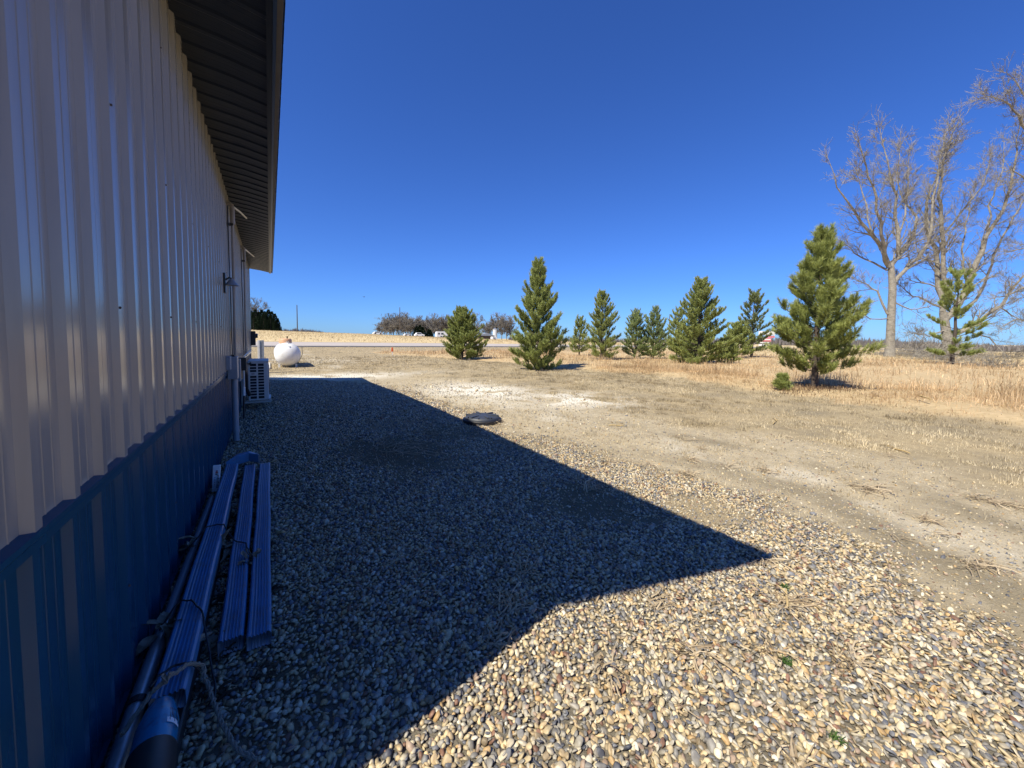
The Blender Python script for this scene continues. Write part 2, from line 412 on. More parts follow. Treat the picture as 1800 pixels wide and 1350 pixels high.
def pick(x0, x1, y0, y1, dens, fn):
    n = int((x1-x0)*(y1-y0)*dens); X = rng.uniform(x0, x1, n); Y = rng.uniform(y0, y1, n)
    k = (rng.random(n) < fn(X, Y)) & (Y > -.72*X-.3); return X[k], Y[k]
def mown(X, Y):
    m = masks(X, Y); c = fbm(X, Y, 2.2, 77, 3)
    g = (1-m['pad'])*(1-.72*m['lane'])*(1-.8*m['pale'])*(1-m['dark'])*(1-m['tall'])*(1-m['field'])
    return g*(.2+.8*sstep(c, .36, .6))*(.25+.75*sstep(vnoise(X, Y, 5.5, 5), .4, .65))
a = [pick(3, 8, -5.5, 9, 4200, mown), pick(8, 14.5, -10, 12, 2300, mown), pick(-1, 13, 12, 30, 520, mown), pick(3, 12, 6, 14, 1000, mown), pick(-6, 30, 30, 50, 30, lambda X, Y: mown(X, Y))]
X = np.concatenate([p[0] for p in a]); Y = np.concatenate([p[1] for p in a])
d = np.hypot(X, Y)
blades('mown_grass', X, Y, (.026+.0018*np.minimum(d, 30))*(.7+.9*sstep(vnoise(X, Y, 5.5, 5), .5, .8)), .0016+.00042*d, (.78, .67, .45), (.26, .21, .135), 'short mown dormant grass, straw and grey brown, beyond the gravel', 'grass', lean=.75, curl=False)
def tallf(X, Y):
    m = masks(X, Y); c = fbm(X, Y, .8, 55, 3); return m['tall']*(1-m['field'])*(.25+.75*sstep(c, .35, .6))
a = [pick(8, 17, -10, 14, 330, tallf), pick(8, 24, 10, 42, 75, tallf), pick(17, 48, -22, 14, 42, tallf), pick(24, 60, 14, 42, 24, tallf)]
X = np.concatenate([p[0] for p in a]); Y = np.concatenate([p[1] for p in a]); d = np.hypot(X, Y)
edge = sstep(X-tall_edge(Y), 0, 3)
hh = (.08+.17*edge)*(.35+1.3*sstep(fbm(X, Y, .7, 91, 3), .25, .75))
hh = hh*np.where(rng.random(len(X)) < .03, 1.7, 1)
blades('tall_dry_grass', X, Y, hh, .0022+.00032*d, (.76, .58, .35), (.40, .27, .145), 'tall tan winter prairie grass around the pines', 'tall grass', lean=1.35)
# corn stubble on the fields
def fieldf(X, Y): return masks(X, Y)['field']*.9
a = [pick(-30, 120, 61.5, 150, 3.2, fieldf), pick(44, 110, -20, 44, 5, fieldf)]
X = np.concatenate([p[0] for p in a]); Y = np.concatenate([p[1] for p in a]); Y = np.where(Y > 61, np.round(Y/.76)*.76, Y)
blades('corn_stubble', X, Y, .24, .035, (.66, .53, .31), (.42, .32, .17), 'rows of pale cut corn stubble across the road', 'crop stubble', lean=.5, curl=False)

# clumps of dead weeds on gravel and dirt
def weeds(name, spots, label, cat, mat, c1, c2, w=.0022):
    V = []; F = []; C_ = []; n = 0
    for (x, y, r, k, h) in spots:
        z0 = float(gz(x, y))+.006
        for i in range(k):
            a = rng.uniform(0, 6.28); rr = r*rng.uniform(.0, .6); px, py = x+rr*math.cos(a), y+rr*math.sin(a)
            a2 = rng.uniform(0, 6.28); ln = r*rng.uniform(.5, 1.2); hz = h*rng.uniform(0, 1)**1.6
            bend = rng.normal(0, .35); pts = []
            for t in (0, .35, .7, 1):
                aa = a2+bend*t*2
                pts.append((px+ln*t*math.cos(aa), py+ln*t*math.sin(aa), z0+.006+hz*math.sin(t*2.4)))
            wd = w*rng.uniform(.6, 1.8)
            cc = np.array(c1)*(1-.0)+(np.array(c2)-np.array(c1))*rng.random(); cc = cc*rng.uniform(.7, 1.15)
            nx_, ny_ = -math.sin(a2)*wd, math.cos(a2)*wd
            for j, p in enumerate(pts):
                q = 1-.6*j/3; V += [(p[0]-nx_*q, p[1]-ny_*q, p[2]), (p[0]+nx_*q, p[1]+ny_*q, p[2]+wd*.6)]; C_ += [cc, cc]
            for j in range(3): F.append((n+2*j, n+2*j+1, n+2*j+3, n+2*j+2))
            n += 8
    o = mesh_np(name, V, F, M['blades'], col=np.array(C_)); tag(o, label, cat, kind='stuff'); return o
sp = []
for (x, y, r, k, h) in ((2.42,.98,.16,55,.03),(2.2,.62,.13,40,.02),(1.95,.86,.10,26,.05),(1.62,1.02,.12,34,.03),(1.2,1.15,.10,24,.05),(1.75,1.35,.12,30,.03),(1.05,1.75,.14,30,.07),(1.3,1.95,.12,26,.06),(.9,1.55,.1,16,.05),
    (2.6,2.75,.16,26,.08),(2.75,1.25,.12,40,.03),(3.3,2.4,.15,50,.04),(3.0,3.2,.15,50,.05),(3.4,3.3,.2,60,.05),(3.9,2.6,.2,60,.05),(4.4,2.9,.16,60,.07),(4.8,2.2,.2,60,.05),(5.1,1.4,.3,90,.05),(5.6,.7,.3,90,.05),(4.6,.9,.2,50,.04),(3.2,5.7,.22,60,.07),(3.35,5.75,.14,40,.1),(.8,.8,.09,20,.03),(1.5,.55,.1,30,.03),(2.0,1.8,.1,14,.03),(.1,3.2,.1,10,.03),(2.05,5.6,.3,40,.02),(1.3,5.0,.5,60,.02),(3.9,.5,.25,60,.04)):
    sp.append((x, y, r*1.1, int(k*1.1), h*1.2) if x < 2.9 else (x, y, r*.8, int(k*.7), h*.7))
for i in range(50): 
    x = rng.uniform(3.6, 8); y = rng.uniform(-1, 9); sp.append((x, y, rng.uniform(.08, .2), int(rng.uniform(6, 16)), .03))
for i in range(45):
    x = rng.uniform(.2, 3.2); y = rng.uniform(.2, 6); sp.append((x, y, rng.uniform(.04, .1), int(rng.uniform(4, 12)), .02))
weeds('dead_weeds', sp, 'brittle dead weed stems and clippings scattered over gravel and dirt', 'dead weeds', None, (.66, .54, .36), (.27, .2, .12), .003)
weeds('green_sprouts', [(1.95, .78, .035, 60, .02), (2.55, 1.05, .035, 60, .02), (1.72, .52, .03, 45, .02)], 'tiny patches of green moss sprouting between the pebbles', 'sprouts', None, (.05, .11, .02), (.09, .15, .04), .0016)
weeds('leaf_litter', [(-.42+.4*rng.random(), 1.75+3.1*rng.random(), .06, 12, .03) for i in range(70)], 'dark dead leaves and stems caught between the blue downspouts', 'leaf litter', None, (.10, .075, .05), (.05, .04, .03), .006)

# ------------------------------------------------------------------ metal building
WX = -.487; Y0 = 1.10; Y1 = 14.5; ZT = 3.53; ZB = .975
PER = .2286; D = .019
def profile(y0, y1, phase=0.):
    """ribbed sheet: list of (y, depth outwards 0..D)"""
    loc = [(0, 0), (.046, 0), (.048, .0016), (.052, .0016), (.054, 0), (.102, 0), (.104, .0016), (.108, .0016), (.110, 0), (.152, 0), (.172, D), (.2066, D), (.2266, 0)]
    pts = []; k = math.floor((y0-phase)/PER)-1
    while phase+k*PER < y1+PER:
        off = .0016 if (k % 4) == 0 else 0
        for u, d in loc:
            y = phase+k*PER+u
            if y0 <= y <= y1: pts.append((y, d+(off if u < .03 else 0)))
        k += 1
    d0 = pts[0][1]; d1 = pts[-1][1]
    if pts[0][0] > y0+1e-4: pts.insert(0, (y0, d0))
    if pts[-1][0] < y1-1e-4: pts.append((y1, d1))
    return pts
bld = empty('metal_building', (WX, (Y0+Y1)/2, 0), 0, 'long metal building with ribbed beige siding over a dark blue base', 'building')
BL = Matrix.Translation((-WX, -(Y0+Y1)/2, 0))
def bpart(mb, name, mat, **k):
    mb.v = [tuple(BL @ Vector(v)) for v in mb.v]; return mb.build(name, mat, bld, **k)
def sheet(pts, x_base, z0, z1, sgn=1, nz=6):
    mb = MB(); n = len(pts); vs = []
    for i in range(nz+1):
        z = z0+(z1-z0)*i/nz
        vs += [(x_base+sgn*d, y, z) for y, d in pts]
    fs = [(i*n+j, i*n+j+1, (i+1)*n+j+1, (i+1)*n+j) for i in range(nz) for j in range(n-1)]
    mb.add(vs, fs); return mb
PH = 1.41-.2066   # a rib's near-to-far end lands at y = 1.41
o = bpart(sheet(profile(Y0, Y1, PH), WX-D, ZB-.01, ZT+.05), 'upper_siding', M['beige'], recalc=False)
o['label'] = 'ribbed beige upper siding'
o = bpart(sheet(profile(Y0, Y1, PH+.012), WX-D-.012, -.12, ZB-.02), 'lower_siding', M['blue'], recalc=False)
o['label'] = 'ribbed dark blue lower siding'
lt = MB().prism([(WX-D-.02, ZB+.012), (WX+.004, ZB-.004), (WX+.004, ZB-.018), (WX-.004, ZB-.03), (WX-.004, ZB-.052), (WX-D-.02, ZB-.052)], Y0, Y1)
bpart(lt, 'ledge_trim', M['blue'])
# core so that no light leaks through, other walls
XW = -10.5
mb = MB(); zr = lambda x: 3.50+.58*(.12-x) if x > -5.5 else 3.50+.58*(.12+11+x)
poly = [(WX-D-.02, -.1), (WX-D-.02, 3.52), (-5.5, zr(-5.5)-.15), (XW, 3.52), (XW, -.1)]
mb.prism(poly, Y0+.02, Y1-.02); bpart(mb, 'wall', M['beige'])
for y, nm in ((Y0, 'corner_trim'), (Y1, 'corner_trim')):
    s = -1 if y == Y0 else 1
    bpart(MB().box((WX-.10, y-.003 if s < 0 else y-.10, ZB), (WX+.004, y+.10 if s < 0 else y+.003, ZT)), nm, M['beige'])
    bpart(MB().box((WX-.10, y-.002 if s < 0 else y-.09, -.1), (WX-.003, y+.09 if s < 0 else y+.002, ZB-.053)), nm, M['blue'])
bpart(MB().box((WX-.04, Y0+.1, -.15), (WX-.015, Y1-.1, .03)), 'base_trim', M['blue'])
# soffit: ribs run out from the wall
RY0, RY1 = .49, 14.85
pts = profile(Y0-.05, RY1, .1); mb = MB(); n = len(pts); vs = []
for x, z in ((WX-.08, 3.535), (-.22, 3.50), (.035, 3.455)): vs += [(x, y, z-d*.55) for y, d in pts]
mb.add(vs, [(i*n+j, i*n+j+1, (i+1)*n+j+1, (i+1)*n+j) for i in range(2) for j in range(n-1)])
bpart(mb, 'soffit', M['soffit'], recalc=False)
bpart(MB().prism([(.020, 3.432), (.056, 3.428), (.056, 3.452), (.020, 3.456)], Y0-.05, RY1-.01), 'soffit_channel', M['soffit'])
bpart(MB().prism([(.057, 3.425), (.078, 3.425), (.078, 3.53), (.057, 3.53)], RY0, RY1), 'fascia', M['roofblue'])
bpart(MB().prism([(.079, 3.485), (.112, 3.475), (.114, 3.50), (.079, 3.53)], RY0+.003, RY1-.003), 'drip_edge', M['bronze'])
# roof panels with ribs up the slope
def roofside(x0, z0, x1, z1, nm):
    pts = []; y = RY0
    while y < RY1:
        for u, d in ((0, 0), (.10, 0), (.112, .022), (.135, .022), (.147, 0)):
            if y+u < RY1: pts.append((y+u, d))
        y += .2286
    pts.append((RY1, 0)); n = len(pts); mb = MB()
    top = [(x0, y, z0+d) for y, d in pts]+[(x1, y, z1+d) for y, d in pts]
    mb.add(top, [(j, j+1, n+j+1, n+j) for j in range(n-1)])
    mb.add([(x0, y, z0+d-.006) for y, d in pts]+[(x1, y, z1+d-.006) for y, d in pts], [(j+1, j, n+j, n+j+1) for j in range(n-1)])
    m0 = len(mb.v)-4*n
    mb.f += [(m0+j, m0+j+1, m0+2*n+j+1, m0+2*n+j) for j in range(n-1)]
    bpart(mb, nm, M['roofblue'], recalc=False)
roofside(.125, 3.512, -5.5, 3.512+.58*5.625, 'roof')
roofside(-11.125, 3.512, -5.5, 3.512+.58*5.625, 'roof')
for y in (RY0, RY1):
    a, b_ = (y-.012, y+.02) if y == RY0 else (y-.02, y+.012)
    bpart(MB().prism([(.12, 3.44), (.12, 3.535), (-5.5, 3.535+.58*5.62), (-11.12, 3.535), (-11.12, 3.44), (-5.5, 3.40+.58*5.62)], a, b_), 'rake_trim', M['roofblue'])
# screw heads
mb = MB()
for z in (1.55, 2.3, 3.05, .45, 3.45):
    k = 0
    while True:
        y = PH+.188+k*PER; k += 1
        if y > Y1: break
        if y < Y0: continue
        if k % 4 and z != 3.45: continue
        xo = WX if z > ZB else WX-.010
        if abs(z-(ZB-.04)) < .001: xo = WX-.004
        mb.lathe([(.0048, 0), (.0048, .003), (.003, .005)], (0, 0, 0), 6, Matrix.Translation((xo, y, z)) @ Matrix.Rotation(R(90), 4, 'Y'))
o = bpart(mb, 'screw_heads', M['bark']); o['kind'] = 'stuff'

# ------------------------------------------------------------------ things on the wall
def top(name, label, cat, loc=(0, 0, 0), group=None): return empty(name, loc, 0, label, cat, group)
def rel(mb, loc):
    mb.v = [(v[0]-loc[0], v[1]-loc[1], v[2]-loc[2]) for v in mb.v]; return mb
def part(mb, name, mat, t, loc, **k): return rel(mb, loc).build(name, mat, t, **k)

for i, (yy, ye, zt, zb, r, lab) in enumerate(((7.1, 8.24, 3.34, 1.10, .030, 'tan vent pipe with elbow under the eaves, nearer one, running down to the grey box'), (10.2, 12.1, 3.31, 1.0, .028, 'tan vent pipe with elbow under the eaves, farther one, above the heat pump'))):
    loc = (WX, yy, zb)
    t = top('vent_pipe', lab, 'pipe', loc, 'vent pipes on the wall under the eaves')
    mb = MB(); mb.tube([(WX-.02, yy, zt), (WX+.03, yy, zt+.01), (WX+.055, yy, zt-.01), (WX+.062, yy, zt-.06), (WX+.062, yy, zt-.28)], r, 10); part(mb, 'elbow', M['tan_pipe'], t, loc, smooth=True)
    mb = MB(); mb.tube([(WX+.058, yy, zt-.28), (WX+.052, yy+.01, 2.4), (WX+.045, yy, zb)], r*.62, 8); part(mb, 'pipe', M['tan_pipe'], t, loc, smooth=True)
    mb = MB(); mb.box((WX+.0, yy-.035, zt-.30), (WX+.07, yy+.035, zt-.27)); part(mb, 'clamp', M['black'], t, loc)
    mb = MB(); mb.tube([(WX+.055, yy+.02, zt-.01), (-.36, (yy+ye)/2, zt+.06), (-.30, ye, 3.455)], .014, 8); part(mb, 'brace', M['pvcw'], t, loc, smooth=True)
    mb = MB(); mb.tube([(WX+.012, yy-.10, zt-.05), (WX+.014, yy-.13, zt-.4), (WX+.010, yy-.05, 2.6), (WX+.016, yy-.09, 2.0), (WX+.010, yy-.02, 1.5), (WX+.014, yy-.05, zb)], .007, 6); part(mb, 'cable', M['black'], t, loc)
# small floodlight
loc = (WX, 6.25, 2.0); t = top('wall_lamp', 'small dark wall lamp with cone shade on the beige siding', 'lamp', loc)
part(MB().box((WX, 6.19, 1.99), (WX+.022, 6.33, 2.24)), 'back_plate', M['black'], t, loc, bevel=.004)
part(MB().lathe([(.012, .09), (.02, .08), (.075, 0), (.07, 0), (.015, .072)], (WX+.085, 6.26, 2.09), 16), 'shade', M['pvc'], t, loc, smooth=True)
part(MB().tube([(WX+.02, 6.26, 2.16), (WX+.06, 6.26, 2.19), (WX+.085, 6.26, 2.175)], .010, 8), 'arm', M['black'], t, loc)
# grey box and riser pipe
loc = (WX, 6.55, 0); t = top('electrical_box', 'grey electrical box on the siding with a fat grey conduit running to the gravel', 'electrical box', loc)
part(MB().box((WX, 6.40, .86), (WX+.11, 6.66, 1.16)), 'box', M['pvc'], t, loc, bevel=.006)
part(MB().box((WX+.0, 6.18, 1.0), (WX+.05, 6.40, 1.17)), 'side_box', M['pvc'], t, loc, bevel=.006)
part(MB().tube([(WX+.065, 6.53, .86), (WX+.068, 6.50, .45), (WX+.075, 6.42, .02)], .037, 14), 'conduit', M['pvc'], t, loc, smooth=True)
part(MB().tube([(WX+.071, 6.45, .20), (WX+.073, 6.44, .13)], .042, 14), 'coupling', M['pvc'], t, loc, smooth=True)
part(MB().box((WX+.04, 6.50, 1.155), (WX+.075, 6.55, 1.185)), 'hub', M['black'], t, loc)
# disconnect and line set
loc = (WX, 8.3, 0); t = top('disconnect_box', 'dark disconnect box beside the heat pump with thin pipes dropping to the gravel', 'electrical box', loc)
part(MB().box((WX, 8.22, .84), (WX+.13, 8.42, 1.06)), 'box', M['black'], t, loc, bevel=.006)
part(MB().box((WX, 7.75, .70), (WX+.07, 7.95, 1.06)), 'side_box', M['pvc'], t, loc, bevel=.006)
part(MB().tube([(WX+.09, 8.25, .84), (WX+.088, 8.25, .55)], .016, 8), 'fitting', M['pvcw'], t, loc)
part(MB().tube([(WX+.088, 8.25, .55), (WX+.086, 8.22, .40)], .021, 8), 'sleeve', M['white'], t, loc)
part(MB().tube([(WX+.086, 8.22, .40), (WX+.082, 8.15, .0)], .017, 8), 'pipe', M['black'], t, loc)
part(MB().tube([(WX+.06, 8.8, .86), (WX+.1, 8.85, .7), (WX+.09, 8.95, .45), (WX+.14, 9.0, .3)], .03, 10), 'line_set', M['black'], t, loc, smooth=True)
part(MB().tube([(WX+.12, 8.42, .95), (WX+.16, 8.7, .96), (WX+.16, 9.02, .90)], .022, 10), 'whip', M['black'], t, loc, smooth=True)
part(MB().tube([(WX+.07, 8.9, 1.06), (WX+.055, 12.2, 1.07)], .011, 8), 'white_conduit', M['pvcw'], t, loc)
# heat pump
ax0, ax1, ay0, ay1, az0, az1 = -.365, -.035, 9.0, 9.95, .20, .955
loc = ((ax0+ax1)/2, ay0, .13); t = top('heat_pump', 'off white outdoor heat pump with a louvred side on a wall bracket', 'air conditioner', loc)
part(MB().box((ax0, ay0+.012, az0), (ax1, ay1, az1-.02)), 'casing', M['offwhite'], t, loc, bevel=.012)
part(MB().box((ax0-.006, ay0-.004, az1-.02), (ax1+.006, ay1+.006, az1+.006)), 'top_panel', M['offwhite'], t, loc, bevel=.008)
part(MB().box((ax0+.03, ay0+.004, az0+.03), (ax1-.075, ay0+.0115, az1-.045)), 'grille_recess', M['darkhole'], t, loc)
mb = MB(); nb = 12; g0, g1 = az0+.03, az1-.045
xa, xb, xm0, xm1 = ax0+.03, ax1-.075, -.232, -.205
mb.box((xa-.028, ay0-.006, g0-.028), (xb+.028, ay0+.003, g0)); mb.box((xa-.028, ay0-.006, g1), (xb+.028, ay0+.003, g1+.022))
mb.box((xa-.028, ay0-.006, g0), (xa, ay0+.003, g1)); mb.box((xb, ay0-.006, g0), (xb+.028, ay0+.003, g1)); mb.box((xm0, ay0-.006, g0), (xm1, ay0+.003, g1))
for i in range(1, nb):
    z = g0+(g1-g0)*i/nb
    mb.box((xa, ay0-.005, z-.0075), (xm0, ay0+.002, z+.0075)); mb.box((xm1, ay0-.005, z-.0075), (xb, ay0+.002, z+.0075))
zz = g0+(g1-g0)*8/nb
mb.box((xa, ay0-.0055, zz), (xm0, ay0+.001, zz+(g1-g0)/nb))
part(mb, 'louvre_frame', M['offwhite'], t, loc)
mb = MB().box((xa+.02, ay0-.0075, zz+.022), (xm0-.03, ay0-.006, zz+.036)); part(mb, 'badge', M['ink'], t, loc)
mb = MB()
for r_ in (.08, .14, .2, .26): mb.lathe([(r_, 0), (r_+.006, .003), (r_+.003, .008)], (0, 0, 0), 28, Matrix.Translation((ax1+.004, 9.5, .58)) @ Matrix.Rotation(R(90), 4, 'Y'), cap=False)
for k in range(12):
    a = k*math.pi/6; mb.tube([(ax1+.008, 9.5+.05*math.cos(a), .58+.05*math.sin(a)), (ax1+.008, 9.5+.27*math.cos(a), .58+.27*math.sin(a))], .003, 4)
part(mb, 'fan_guard', M['galv'], t, loc)
mb = MB().lathe([(.05, .02), (.31, .012), (.315, 0)], (0, 0, 0), 28, Matrix.Translation((ax1-.006, 9.5, .58)) @ Matrix.Rotation(R(90), 4, 'Y')); part(mb, 'fan_recess', M['darkhole'], t, loc)
for yb in (9.08, 9.80):
    part(MB().box((WX, yb, .135), (.0, yb+.045, .175)).box((WX, yb, .10), (WX+.03, yb+.045, .62)), 'bracket', M['offwhite'], t, loc, bevel=.004)
part(MB().box((-.04, 9.06, .178), (-.008, 9.87, .198)), 'rail', M['offwhite'], t, loc)
part(MB().box((-.36, 9.06, .178), (-.33, 9.87, .198)), 'rail', M['offwhite'], t, loc)
for (x, y) in ((-.025, 9.1), (-.025, 9.83), (-.345, 9.1), (-.345, 9.83)):
    part(MB().lathe([(.02, 0), (.022, .012), (.016, .03)], (x, y, .172), 10), 'foot', M['black'], t, loc)
# utility box by the far corner
loc = (WX, 14.3, 1.17); t = top('meter_box', 'dark meter box by the far corner of the siding', 'meter box', loc)
part(MB().box((WX, 14.22, 1.15), (WX+.12, 14.46, 1.58)), 'casing', M['black'], t, loc, bevel=.008)
part(MB().lathe([(.07, 0), (.07, .05), (.05, .06)], (0, 0, 0), 18, Matrix.Translation((WX+.12, 14.34, 1.44)) @ Matrix.Rotation(R(90), 4, 'Y')), 'dial', M['glass'], t, loc, smooth=True)

# ------------------------------------------------------------------ downspouts on the gravel
def downspout(a, b, w, h, zt, label, grp):
    """a = far end, b = near end (x,y); corrugated rectangular tube, open ended"""
    a = Vector((a[0], a[1], 0)); b = Vector((b[0], b[1], 0)); ln = (a-b).length
    ang = math.atan2(a.y-b.y, a.x-b.x)-math.pi/2
    t = empty('downspout', (b.x, b.y, zt-h), ang, label, 'downspout', grp)
    prof = []
    nr = 5; ws = w*.70; x = -w/2
    prof.append((-w/2, h*.08)); prof.append((-w/2, h-.012)); prof.append((-w/2+.008, h-.001))
    for k in range(nr):
        c = -ws/2+ws*(k+.5)/nr; q = ws/nr*.5
        prof += [(c-q*.8, h-.001), (c-q*.35, h-.009), (c+q*.35, h-.009), (c+q*.8, h-.001)]
    prof += [(w/2-.008, h-.001), (w/2, h-.012), (w/2, h*.08), (w/2-.006, .001)]
    for k in range(nr):
        c = ws/2-ws*(k+.5)/nr; q = ws/nr*.5
        prof += [(c+q*.8, .001), (c+q*.35, .0055), (c-q*.35, .0055), (c-q*.8, .001)]
    prof += [(-w/2+.006, .001)]
    n = len(prof)
    def ring(s, y, dz=0): return [(p[0]*s, y, h/2+(p[1]-h/2)*s+dz) for p in prof]
    ny_ = 12; mb = MB(); vs = []
    for i in range(ny_+1):
        yy = ln*i/ny_; vs += [(p[0]+.002*math.sin(i*1.3), yy, p[1]+.0012*math.sin(i*2.1)) for p in prof]
    mb.add(vs, [(i*n+k, i*n+(k+1) % n, (i+1)*n+(k+1) % n, (i+1)*n+k) for i in range(ny_) for k in range(n)])
    mb.build('outer_shell', M['ds_blue'], t)
    mb = MB(); s = .965; vs = []
    for i in range(ny_+1):
        yy = .0005+(ln-.001)*i/ny_; vs += [(p[0]*s+.002*math.sin(i*1.3), yy, h/2+(p[1]-h/2)*s+.0012*math.sin(i*2.1)) for p in prof]
    mb.add(vs, [(i*n+k, (i+1)*n+k, (i+1)*n+(k+1) % n, i*n+(k+1) % n) for i in range(ny_) for k in range(n)])
    mb.build('inner_face', M['ds_in'], t, recalc=False)
    return t
G_ = 'blue downspouts lying along the wall'
downspout((-.352, 4.82), (-.343, 1.80), .104, .076, .150, 'longest blue corrugated downspout, nearest the wall, with black cords across it', G_)
downspout((-.205, 4.92), (-.178, 2.10), .096, .072, .088, 'middle blue corrugated downspout lying between the other two', G_)
downspout((-.072, 4.92), (-.070, 2.07), .096, .070, .086, 'blue corrugated downspout farthest from the wall, on the open gravel', G_)
# downspout elbow at the far end
loc = (-.27, 5.1, 0); t = top('downspout_elbow', 'dark blue downspout elbow across the far ends of the downspouts', 'downspout elbow', loc)
mb = MB(); 
def rect(c, wx, wz, ang):
    ca, sa_ = math.cos(ang), math.sin(ang)
    return [(c[0]+u*ca, c[1]+u*sa_, c[2]+v) for u, v in ((-wx, -wz), (wx, -wz), (wx, wz), (-wx, wz))]
secs = [((-.40, 5.04, .075), .04, .05, 1.2), ((-.33, 5.10, .11), .045, .05, 1.45), ((-.22, 5.13, .125), .048, .045, 1.57), ((-.15, 5.06, .115), .05, .045, 1.9)]
for s in secs: mb.v += rect(*s)
for i in range(3):
    for k in range(4): mb.f.append((4*i+k, 4*i+(k+1) % 4, 4*i+4+(k+1) % 4, 4*i+4+k))
part(mb, 'body', M['ds_blue'], t, loc, bevel=.004)
mb = MB(); r1 = rect((-.146, 5.055, .115), .053, .048, 1.9); r2 = rect((-.136, 5.05, .115), .053, .048, 1.9); r3 = rect((-.136, 5.05, .115), .046, .041, 1.9); r4 = rect((-.16, 5.07, .115), .046, .041, 1.9)
mb.v = r1+r2+r3+r4
for i in range(3):
    for k in range(4): mb.f.append((4*i+k, 4*i+(k+1) % 4, 4*i+4+(k+1) % 4, 4*i+4+k))
mb.f.append((12, 13, 14, 15)); part(mb, 'rim', M['ds_in'], t, loc, recalc=False)
# labelled white carton end beside the wall
loc = (-.455, 4.45, 0); t = top('labelled_tube', 'short white labelled tube leaning against the blue siding beyond the grey pole', 'tube', loc)
Mx = Matrix.Translation((-.45, 4.42, .02)) @ Matrix.Rotation(R(-6), 4, 'X') @ Matrix.Rotation(R(3), 4, 'Y')
mb = MB().box((-.028, -.018, 0), (.028, .018, .235), Mx); part(mb, 'tube', M['label'], t, loc, bevel=.004)
mb = MB()
for (u0, u1, v0, v1) in ((-.006, .012, .165, .178), (-.004, .010, .18, .19),): mb.box((u0, -.0195, v0), (u1, -.018, v1), Mx)
part(mb, 'red_mark', M['inkred'], t, loc)
mb = MB()
for i in range(9): mb.box((.004, -.0195, .035+i*.013), (.024-(i % 3)*.003, -.0181, .042+i*.013), Mx)
for i in range(6): mb.box((-.014, -.0195, .05+i*.015), (-.004, -.0181, .054+i*.015), Mx)
mb.box((-.006, -.0197, .150), (.012, -.0182, .162), Mx)
part(mb, 'printed_lines', M['ink'], t, loc)
# grey pole along the wall (two pieces)
loc = (-.455, 2.8, 0)
t = top('metal_pole', 'thin grey metal pole lying in the corner against the blue wall', 'pole', loc)
part(MB().tube([(-.452, 4.15, .05), (-.455, 3.0, .052), (-.456, 2.35, .055)], .022, 12), 'thin_section', M['pvc'], t, loc, smooth=True)
part(MB().tube([(-.456, 2.42, .058), (-.452, 1.9, .060), (-.44, 1.2, .058)], .029, 14), 'thick_section', M['galv'], t, loc, smooth=True)
part(MB().tube([(-.452, 1.93, .06), (-.452, 1.90, .06)], .034, 14), 'collar', M['black'], t, loc)
# black drain tube under the near downspout
loc = (-.335, 1.6, 0); t = top('drain_channel', 'black plastic channel lying under the longest blue downspout', 'drain channel', loc)
mb = MB(); mb.prism([(-.405, .0), (-.405, .062), (-.398, .066), (-.300, .066), (-.293, .062), (-.293, .0)], .9, 3.9); part(mb, 'channel', M['black'], t, loc, bevel=.003)
# blue bottle in a black cup
loc = (-.34, 1.45, .07); t = top('blue_bottle', 'blue plastic bottle with a white label lying at the near end of the downspout', 'bottle', loc)
Mx = Matrix.Translation((-.352, 1.76, .140)) @ Matrix.Rotation(R(4), 4, 'Z') @ Matrix.Rotation(R(90), 4, 'X')
mb = MB().lathe([(.004, -.012), (.026, -.010), (.036, .004), (.043, .03), (.052, .07), (.057, .10), (.058, .22)], (0, 0, 0), 32, Mx); part(mb, 'body', M['bottle'], t, loc, smooth=True)
mb = MB().lathe([(.0585, .200), (.061, .205), (.062, .40), (.060, .42), (.02, .43)], (0, 0, 0), 32, Mx); part(mb, 'base_cup', M['black'], t, loc, smooth=True)
# label: curved patch
mb = MB(); nn = 8; vs = []
for j, zz in enumerate((.085, .15)):
    for i in range(nn+1):
        a = R(12+ 46*i/nn); rr = (.0535 if j == 0 else .0592)
        vs.append(tuple(Mx @ Vector((rr*math.cos(a), rr*math.sin(a), zz))))
mb.add(vs, [(i, i+1, nn+2+i, nn+1+i) for i in range(nn)]); lb = part(mb, 'label_sheet', M['label'], t, loc, smooth=True)
mb = MB()
for k in range(7):
    a = R(17+5.5*k); rr0, rr1 = .0546, .0590
    A = [Mx @ Vector((rr0*math.cos(a), rr0*math.sin(a), .082)), Mx @ Vector((rr1*math.cos(a), rr1*math.sin(a), .140-.01*(k % 3)))]
    mb.tube(A, .0008, 4)
part(mb, 'label_print', M['ink'], t, loc)
# rope
def wobble(pts, k=6, amp=.004):
    out = []
    for i in range(len(pts)-1):
        p, q = Vector(pts[i]), Vector(pts[i+1])
        for j in range(k): out.append(p.lerp(q, j/k)+Vector((rng.normal(0, amp), rng.normal(0, amp), abs(rng.normal(0, amp)))))
    out.append(Vector(pts[-1])); return out
mb = MB()
pth = wobble([(-.44, 1.70, .13), (-.39, 1.80, .165), (-.34, 1.81, .20), (-.29, 1.88, .18), (-.262, 1.97, .09), (-.245, 1.93, .05), (-.215, 1.84, .03), (-.19, 1.75, .025), (-.16, 1.66, .025), (-.12, 1.57, .02), (-.06, 1.5, .02)], 6, .002)
for ph in (0, 2.1, 4.2):
    q = []
    for i, p in enumerate(pth): q.append(p+Vector((.0045*math.cos(i*1.1+ph), 0, .0045*math.sin(i*1.1+ph))))
    mb.tube(q, .0048, 6)
mb.tube([(-.345, 1.80, .19), (-.35, 1.795, .225), (-.34, 1.79, .20), (-.332, 1.80, .225)], .007, 6)
